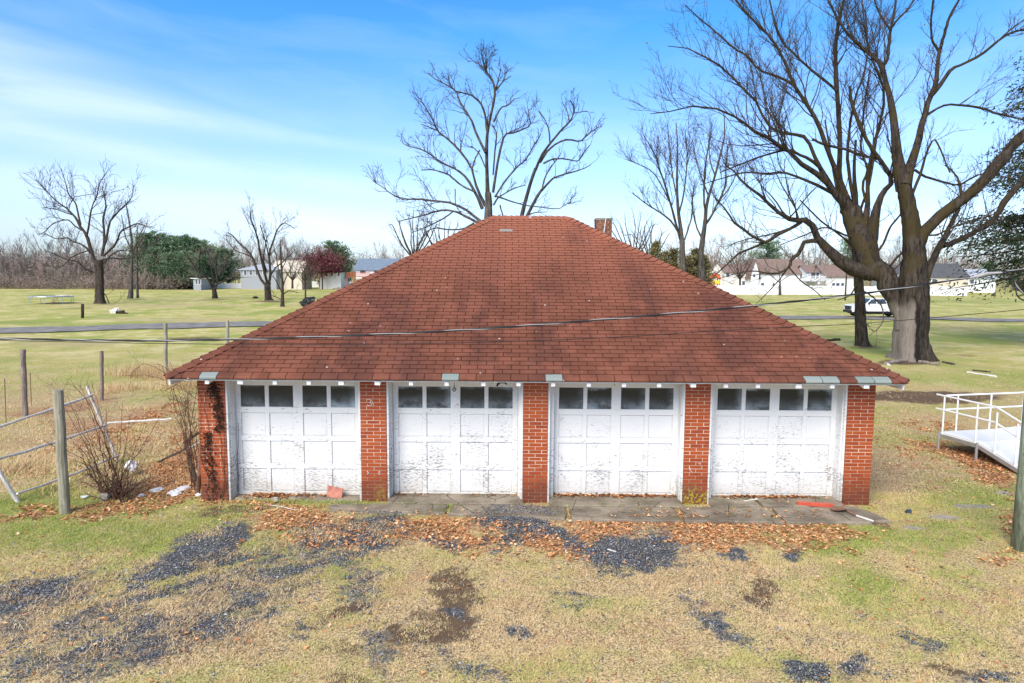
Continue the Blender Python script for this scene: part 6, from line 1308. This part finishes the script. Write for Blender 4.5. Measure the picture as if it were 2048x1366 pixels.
for k, (px, pt, D, w_) in enumerate(AB):
    t = P(px, pt, D); H_ = float(t[2]); lb = ['tan topped arborvitae, leftmost of the clump right of the chimney', 'second olive arborvitae from the left in the clump by the roof', 'third olive arborvitae in the clump by the roof', 'low olive arborvitae below the left fan tree', 'pointed olive arborvitae below the right fan tree', 'rightmost olive arborvitae above the right roof slope'][k]
    conifer('arborvitae', lb, t[0], D, dict(seed=80+k, H=H_, R=1.5, nb=90, per=60, nl=.16, z0=.02, shape='cone'), 'arborvitae clump right of the chimney', mat='arbor')
def shrub(name, label, x, y, R, H_, seed, mat='twig', n0=26, rr=.02):
    r = np.random.default_rng(seed); a = r.random(n0)*6.283; b = r.uniform(.15, 1., n0); d = np.stack([np.cos(a)*b, np.sin(a)*b, np.full(n0, 1.)], -1); K = 6; t = np.linspace(0, 1, K)[None, :, None]
    PT = np.array([x, y, float(gz(x, y))-.03])+norm(d)[:, None, :]*t*np.array([R*1.5, R*1.5, H_]); PT = PT+r.normal(size=PT.shape)*.04*R*t; RD = np.linspace(1, .4, K)[None]*rr*np.ones((n0, 1))
    A_ = grow(r, PT, RD, 7, .5, .3*R, 38, K=4, up=.15, rf=.7, rmin=rr*.45, t0=.2); B_ = grow(r, A_[0], A_[1], 4, .6, .2*R, 38, K=3, up=.1, rf=.8, rmin=rr*.35, t0=.1)
    V = []; F = []; nv = 0
    for p, q in ((PT, RD), A_, B_): v, f = tubes(p, q, 3); V.append(v); F.append(f+nv); nv += len(v)
    return tag(link(name, npmesh(name, np.concatenate(V), np.concatenate(F), M[mat])), label, 'shrub')
g = G(2012, 590); shrub('shrub', 'round brown leafless shrub under the spruce at the right edge', g[0], g[1]-6, 3.0, 3.6, 4, 'twig', 60, .05)
# ------------------------------------------------------------------ bramble and weeds
def canes(name, label, specs, seed, mat='bramble', cat='bramble', twn=5.):
    """specs: lists of (px, py, Y) the canes run through"""
    r = np.random.default_rng(seed); PT = []; RD = []
    for sp in specs:
        q = smoothpts([P(*s) for s in sp], 12); q += r.normal(size=q.shape)*.012; PT.append(q); RD.append(np.linspace(.012, .0035, 12))
    PT = np.array(PT); RD = np.array(RD); A_ = grow(r, PT, RD, twn, .35, .12, 42, K=4, up=.05, jit=.25, rf=.5, rmin=.0032, t0=.12); B_ = grow(r, A_[0], A_[1], 2, .5, .06, 42, K=3, up=0, jit=.3, rf=.7, rmin=.0026)
    V = []; F = []; nv = 0
    for p, q in ((PT, RD), A_, B_): v, f = tubes(p, q, 4 if p is PT else 3); V.append(v); F.append(f+nv); nv += len(v)
    return tag(link(name, npmesh(name, np.concatenate(V), np.concatenate(F), M[mat])), label, cat)
rr = random.Random(12); sp = []
ends = [((130, 790), (175, 880)), ((100, 765), (150, 850)), ((160, 768), (190, 850)), ((140, 760), (180, 810)), ((95, 888), (160, 915)), ((190, 830), (205, 900)), ((212, 820), (218, 900)), ((245, 800), (238, 890)), ((262, 830), (250, 900)), ((290, 845), (262, 920)), ((320, 830), (280, 900)), ((235, 850), (232, 930)), ((175, 905), (200, 950)), ((300, 900), (270, 950)), ((115, 850), (165, 900)), ((185, 775), (210, 870)), ((225, 880), (228, 940)), ((272, 870), (255, 930)), ((150, 820), (190, 900))]
for e, mid in ends:
    bx = 232+rr.uniform(-22, 18); by = 998+rr.uniform(-8, 6); yb0 = 12.55+rr.uniform(-.15, .15); ye = yb0+rr.uniform(-.7, .9)
    sp.append([(bx, by, G(bx, by)[1]), ((bx+mid[0])/2+rr.uniform(-6, 6), (by+mid[1])/2, yb0+.1), (mid[0], mid[1], (yb0+ye)/2), (e[0], e[1], ye)])
for k in range(46):
    bx = 232+rr.uniform(-30, 30); by = 1000+rr.uniform(-10, 6); a = rr.uniform(-1.25, 1.25); L_ = rr.uniform(35, 95); y0 = G(bx, by)[1]
    sp.append([(bx, by, y0), (bx+math.sin(a)*L_*.5, by-math.cos(a)*L_*.5, y0+rr.uniform(-.2, .3)), (bx+math.sin(a)*L_, by-math.cos(a)*L_*.9, y0+rr.uniform(-.4, .5))])
canes('bramble', 'tangled leafless reddish bramble growing beside the thick weathered post', sp, 1)
sp = []
for k in range(13):
    bx = 398+rr.uniform(-14, 4); by = 975+rr.uniform(-10, 10); y0 = 12.75+rr.uniform(0, .9); ex, ey = rr.uniform(318, 400), rr.uniform(765, 880); mx = rr.uniform(345, 400)
    sp.append([(bx, by, y0), (bx-rr.uniform(0, 18), 900, y0), (mx, min(ey-rr.uniform(5, 30), 850), y0+.2), (ex, ey, y0+rr.uniform(-.3, .6))])
canes('bramble', 'arching bramble canes leaning against the left corner of the garage', sp, 2, twn=5.)
sp = [[(395, 800, 22), (350, 768, 22), (300, 752, 22), (250, 752, 22)], [(360, 760, 21), (330, 735, 21), (315, 725, 21)], [(352, 762, 21), (345, 735, 21), (338, 722, 21)], [(370, 765, 21), (300, 730, 21.5), (275, 735, 22), (255, 762, 22)], [(335, 772, 20), (325, 735, 20), (312, 728, 20)]]
canes('bramble', 'thin bramble canes showing above the left roof corner', sp, 3, twn=4.)

def blades(x, y, n_each, hmin, hmax, w, lay, r, tint, z=None, spread=.04):
    """flat tapering blades; x, y tuft positions"""
    m = len(x)*n_each; i = np.repeat(np.arange(len(x)), n_each); bx = x[i]+r.normal(size=m)*spread; by = y[i]+r.normal(size=m)*spread; bz = (gz(bx, by) if z is None else z[i]) - .004
    a = r.random(m)*6.283; h = r.uniform(hmin, hmax, m); l = lay*(.3+r.random(m)); d = np.stack([np.cos(a)*l, np.sin(a)*l, np.ones(m)], -1); d = norm(d)*h[:, None]
    s = np.stack([-np.sin(a), np.cos(a), 0*a], -1); ww = (w*(.6+.8*r.random(m)))[:, None]; b = np.stack([bx, by, bz], -1); mid = b+d*.55+np.array([0, 0, .0]); tip = b+d*np.array([1.25, 1.25, .82])
    v = np.stack([b-s*ww/2, b+s*ww/2, tip], 1)
    f = np.arange(m*3).reshape(m, 3); t = np.clip(tint[i]+r.normal(size=m)*.16, 0, 1)
    return v.reshape(-1, 3), f, np.repeat(t, 3)
def visible(x, y, margin=60): px, py = topx(x, y); return np.isfinite(px) & (px > -margin) & (px < 2048+margin) & (py < 1366+margin*1.5)
def off_slab(x, y): return ~((x > -5.75) & (x < 6.7) & (y > 12.42) & (y < 22.6)) & ~((x > -3.2) & (x < 6.45) & (y > 11.45+np.where(x < -1.1, .35, np.where(x < 1, .12, 0))) & (y < 12.5))
def scatter(n, x0, x1, y0, y1, r): return r.uniform(x0, x1, n), r.uniform(y0, y1, n)
rg = np.random.default_rng(77); VV = []; FF = []; TT = []; nv = 0
def addb(v, f, t):
    global nv
    VV.append(v); FF.append(f+nv); TT.append(t); nv += len(v)
GCOL = lambda x, y, gn: np.clip(.20+.50*np.clip((.45*fbm(x*.35, y*.35, 61, 3)+.35*fbm(x*2.6, y*2.6, 63, 3)+.2-.42)*3.2+gn*1.3-.60, 0, 1), 0, 1)
# near turf
x, y = scatter(225000, -9.5, 9.5, 6.2, 13.2, rg); k = visible(x, y) & off_slab(x, y); x, y = x[k], y[k]
gr_, gn_, di_, le_ = zones(x, y); nz_ = fbm(x*6, y*6, 5, 3)
keep = rg.random(len(x)) < np.clip(1.15-1.25*np.clip(gr_+(nz_-.5)*.7, 0, 1)**.8-.8*np.clip(di_+(nz_-.5)*.6, 0, 1)-.55*np.clip(le_, 0, 1), .05, 1)*np.clip(.45+1.1*nz_, 0, 1)
x, y, gn_ = x[keep], y[keep], gn_[keep]; print('tufts', len(x)); addb(*blades(x, y, 6, .015, .055, .0050, 1.9, rg, GCOL(x, y, gn_), spread=.035))
# greener, longer tufts
k = (gn_ > .52) & (rg.random(len(x)) < .35); addb(*blades(x[k], y[k], 4, .03, .075, .005, 1.0, rg, np.clip(GCOL(x[k], y[k], gn_[k])+.3, 0, 1)))
# mid distance turf
x, y = scatter(90000, -26, 26, 12.6, 32, rg); d_ = np.hypot(x, y); k = visible(x, y) & off_slab(x, y) & (rg.random(len(x)) < (14/d_)**1.1); x, y = x[k], y[k]
k = ~((np.abs(x-.46) < 6.2+np.clip(y-12, 0, 2)) & (y > 12.5)); x, y = x[k], y[k]; gr_, gn_, di_, le_ = zones(x, y); keep = rg.random(len(x)) < np.clip(1.1-.8*di_-.4*le_, .1, 1); x, y, gn_ = x[keep], y[keep], gn_[keep]
print('mid', len(x)); addb(*blades(x, y, 4, .03, .075, .013, 1.6, rg, GCOL(x, y, gn_), spread=.08))
# reddish tan mats of dead grass lying over the gravel track
x, y = scatter(42000, -9, 1, 6.4, 12.2, rg); px_, py_ = topx(x, y); tk_ = blob(np.nan_to_num(px_, nan=-9e3), np.nan_to_num(py_, nan=900), TRACK)
k = visible(x, y) & (rg.random(len(x)) < np.clip((fbm(x*2.2+y, y*3.2-x, 55, 4)-.47)*6, 0, 1)*np.clip(tk_*1.3, 0, 1)); x, y = x[k], y[k]; print('mats', len(x))
addb(*blades(x, y, 5, .03, .10, .005, 2.2, rg, np.clip(.085+.09*fbm(x*3, y*3, 8, 2), 0, 1), z=gz(x, y)+.014, spread=.04))
# longer dead grass on the rough bank behind the rail fence
x, y = scatter(9000, -20, -6.2, 12.3, 21, rg); k = visible(x, y) & (fbm(x*.9, y*.9, 33, 3) > .47); x, y = x[k], y[k]; addb(*blades(x, y, 7, .05, .20, .007, 1.0, rg, np.clip(.22+.9*np.clip(fbm(x*1.3, y*1.3, 35, 3)-.52, 0, 1)*3, 0, 1), spread=.07))
# weeds in the apron joints
for (cx, cy, sx, n, t) in ((-4.4, 12.34, .5, 60, .85), (-3.6, 12.28, .6, 110, .9), (-2.7, 12.22, .5, 120, .9), (-3.4, 12.1, .5, 60, .8), (-1.85, 12.25, .25, 16, .9), (-1.13, 12.1, .06, 14, .9), (-1.6, 12.19, .6, 70, .85), (.3, 12.19, .5, 30, .8), (2.2, 12.13, .7, 30, .75), (1.1, 12.13, .3, 26, .85), (-1.12, 11.85, .04, 10, .8), (3.9, 12.16, .3, 10, .7)):
    addb(*blades(rg.normal(cx, sx, n), rg.normal(cy, .05, n), 8, .02, .07, .006, 1.0, rg, np.full(n, t), z=np.full(n, .045), spread=.03))
tag(link('grass', npmesh('grass', np.concatenate(VV), np.concatenate(FF), M['grass'], {'tint': np.concatenate(TT)})), 'short patchy winter grass, straw coloured and green, on the yard', kind='stuff')
# tall dry weeds and dead grass tufts
for px, py, n, sx, hh, lb in ((305, 752, 110, .9, 1.0, 'tall pale dry weeds left of the roof corner'), (372, 775, 60, .5, .7, 'tan dry brush right below the left roof corner'), (245, 778, 40, .35, .5, 'brown dry weed clump in the rough ground behind the rail fence'), (30, 940, 60, .5, .35, 'matted straw coloured grass clump at the left edge'), (1850, 800, 0, 1, .1, '')):
    if not n: continue
    g = G(px, py); v, f, t = blades(rg.normal(g[0], sx, n*3), rg.normal(g[1], .4, n*3), 16, hh*.25, hh*.85, .006, .35 if hh > .4 else 1.2, rg, np.full(n*3, .18), spread=.08)
    tag(link('dry_weeds', npmesh('dry_weeds', v, f, M['grass'], {'tint': t})), lb, kind='stuff')

# ------------------------------------------------------------------ fallen leaves
def leaf_mesh(x, y, r, smin, smax, tint, name, label, lift=.012, zf=None):
    n = len(x); a = r.random(n)*6.283; s = r.uniform(smin, smax, n); z = (gz(x, y) if zf is None else zf)+lift*r.random(n)
    K = 9; an = np.linspace(0, 2*np.pi, K, endpoint=False)[None, :]; rad = np.array([1, .42, .95, .38, .8, .30, .8, .38, .95])[None, :]*(.8+.4*r.random((n, K)))
    lx = rad*np.cos(an); ly = rad*np.sin(an)*.85; curl = .35*(r.random((n, 1))-.25); lz = curl*(lx**2)+.35*(r.random((n, 1))-.5)*ly+.12*r.normal(size=(n, K))
    tx, ty = r.normal(size=(n, 1))*.25, r.normal(size=(n, 1))*.25; lz = lz+lx*tx+ly*ty; lz = lz-lz.min(1, keepdims=True)
    X_ = x[:, None]+(lx*np.cos(a)[:, None]-ly*np.sin(a)[:, None])*s[:, None]; Y_ = y[:, None]+(lx*np.sin(a)[:, None]+ly*np.cos(a)[:, None])*s[:, None]; Z_ = z[:, None]+lz*s[:, None]*.8
    c = np.stack([x, y, z+s*.25*(lz.mean(1))], -1)[:, None, :]; v = np.concatenate([c, np.stack([X_, Y_, Z_], -1)], 1).reshape(-1, 3)
    i = np.arange(n)[:, None, None]*(K+1); k = np.arange(K)[None, :]; f = np.stack([0*k+i[:, :, 0], 1+k+i[:, :, 0], 1+(k+1) % K+i[:, :, 0]], -1).reshape(-1, 3)
    return tag(link(name, npmesh(name, v, f, M['leaves'], {'tint': np.repeat(np.clip(tint, 0, 1), K+1)})), label, kind='stuff')
x, y = scatter(330000, -11, 13, 6.3, 22, rg); k = visible(x, y) & ~((x > -5.3) & (x < 6.7) & (y > 12.75)) ; x, y = x[k], y[k]
gr_, gn_, di_, le_ = zones(x, y); le_ = np.where(le_ <= .06, 0, le_); slab_ = (x > -3.1) & (x < 6.3) & (y > 11.62)
pr = np.clip((le_+(fbm(x*3.2, y*3.2, 91, 3)-.5)*1.5-.30)*1.9, 0, 1)*np.clip(le_*3, 0, 1)*.85*np.clip(12/y, .3, 1)**.5; pr = np.where(slab_, pr*.10, pr); pr = pr*np.clip(1.1-.75*np.clip(gr_, 0, 1), .15, 1)
pr = pr+.016*np.clip(fbm(x*.8, y*.8, 17, 2)*2-.4, 0, 1)+.02*((x > 7) & (y > 12))*np.clip(fbm(x*1.1, y*1.1, 19, 3)*4-1.9, 0, 1)+.03*((x < -6) & (y > 13) & (y < 22))*np.clip(fbm(x*1.1, y*1.1, 20, 3)*4-1.7, 0, 1)
k = rg.random(len(x)) < pr; x, y = x[k], y[k]; print('leaves', len(x))
on = (x > -3.1) & (x < 6.3) & (y > 11.6)
leaf_mesh(x, y, rg, .019, .044, .48+.25*rg.normal(size=len(x)), 'fallen_leaves', 'drifts of curled orange brown leaves along the apron and across the grass', .022, np.where(on, .055, gz(x, y)))
# leaf drifts swept against the door sills
xx = []; yy = []
for cx, w_, n in ((-4.55, .22, 230), (-4.0, .3, 40), (-3.6, .2, 40), (1.1, .35, 150), (2.15, .42, 260), (2.9, .2, 60), (4.25, .25, 60), (4.9, .45, 220), (5.4, .25, 80), (-.3, .6, 30), (-1.9, .2, 20)):
    xx.append(rg.normal(cx, w_, n)); yy.append(12.72-np.abs(rg.normal(0, .06 if cx > -4 else .12, n)))
x = np.concatenate(xx); y = np.concatenate(yy); leaf_mesh(x, y, rg, .022, .05, .25+.22*rg.normal(size=len(x)), 'fallen_leaves', 'small leaf drifts blown against the foot of the garage doors', .03, np.where(x > -2.8, .056, .03)+0*x)

# ------------------------------------------------------------------ loose gravel
x, y = scatter(420000, -9, 9, 6.2, 12.2, rg); k = visible(x, y); x, y = x[k], y[k]; gr_, gn_, di_, le_ = zones(x, y)
q = gr_+(fbm(x*7, y*7, 5, 4)-.5)*1.3; pr = np.clip((q-.22)*1.4, 0, 1)*.55+.010; k = rg.random(len(x)) < pr; x, y = x[k], y[k]; n = len(x); print('stones', n)
o8 = np.array([(1, 0, 0), (-1, 0, 0), (0, 1, 0), (0, -1, 0), (0, 0, 1), (0, 0, -1)], float); f8 = np.array([(0, 2, 4), (2, 1, 4), (1, 3, 4), (3, 0, 4)])
s = rg.uniform(.005, .013, n)*np.where(rg.random(n) < .06, 1.7, 1); a = rg.random(n)*6.283; vv = o8[None]*(.6+.7*rg.random((n, 6, 1)))*s[:, None, None]*np.array([1.15, .9, .7]); vv = vv+rg.normal(size=vv.shape)*s[:, None, None]*.18
c, sn = np.cos(a)[:, None], np.sin(a)[:, None]; X_ = vv[:, :, 0]*c-vv[:, :, 1]*sn+x[:, None]; Y_ = vv[:, :, 0]*sn+vv[:, :, 1]*c+y[:, None]; on = (x > -3.1) & (x < 6.3) & (y > 11.62)
Z_ = vv[:, :, 2]+(gz(x, y)+s*.45+np.where(on, .05, .004))[:, None]; f = (f8[None]+np.arange(n)[:, None, None]*6).reshape(-1, 3)
tag(link('gravel', npmesh('gravel', np.stack([X_, Y_, Z_], -1).reshape(-1, 3), f, M['gravel'], {'tint': np.repeat(rg.random(n)**1.3, 6)})), 'loose dark blue grey gravel in worn patches across the yard', kind='stuff')
# twigs and straws on the ground
V = []; F = []; nv = 0; n = 260; x, y = scatter(n, -8, 8, 6.6, 12.2, rg); a = rg.random(n)*6.283; L_ = rg.uniform(.04, .16, n); z = gz(x, y)+.02; p0 = np.stack([x, y, z], -1); dv = np.stack([np.cos(a)*L_, np.sin(a)*L_, 0*a], -1)
PT = np.stack([p0-dv/2, p0+rg.normal(size=(n, 3))*.006, p0+dv/2], 1); v, f = tubes(PT, np.full((n, 3), .0025), 3); tag(link('straws', npmesh('straws', v, f, M['straw'])), 'loose twigs and straws scattered on the ground', kind='stuff')
for px, py, px2, py2, lb in ((540, 1010, 590, 1020, 'thin pale twig lying between the tan stone and the apron'), (1465, 1001, 1478, 1012, 'small pale bent twig on the apron near the mossy pier'), (170, 1205, 195, 1188, 'dry twig lying on the grass at the lower left')):
    a_, b_ = G(px, py, .05), G(px2, py2, .05); tag(MB().tube([a_, (a_+b_)/2+[0, 0, .015], b_], .006, 5).build('twig', M['pale_wood']), lb, 'twig')
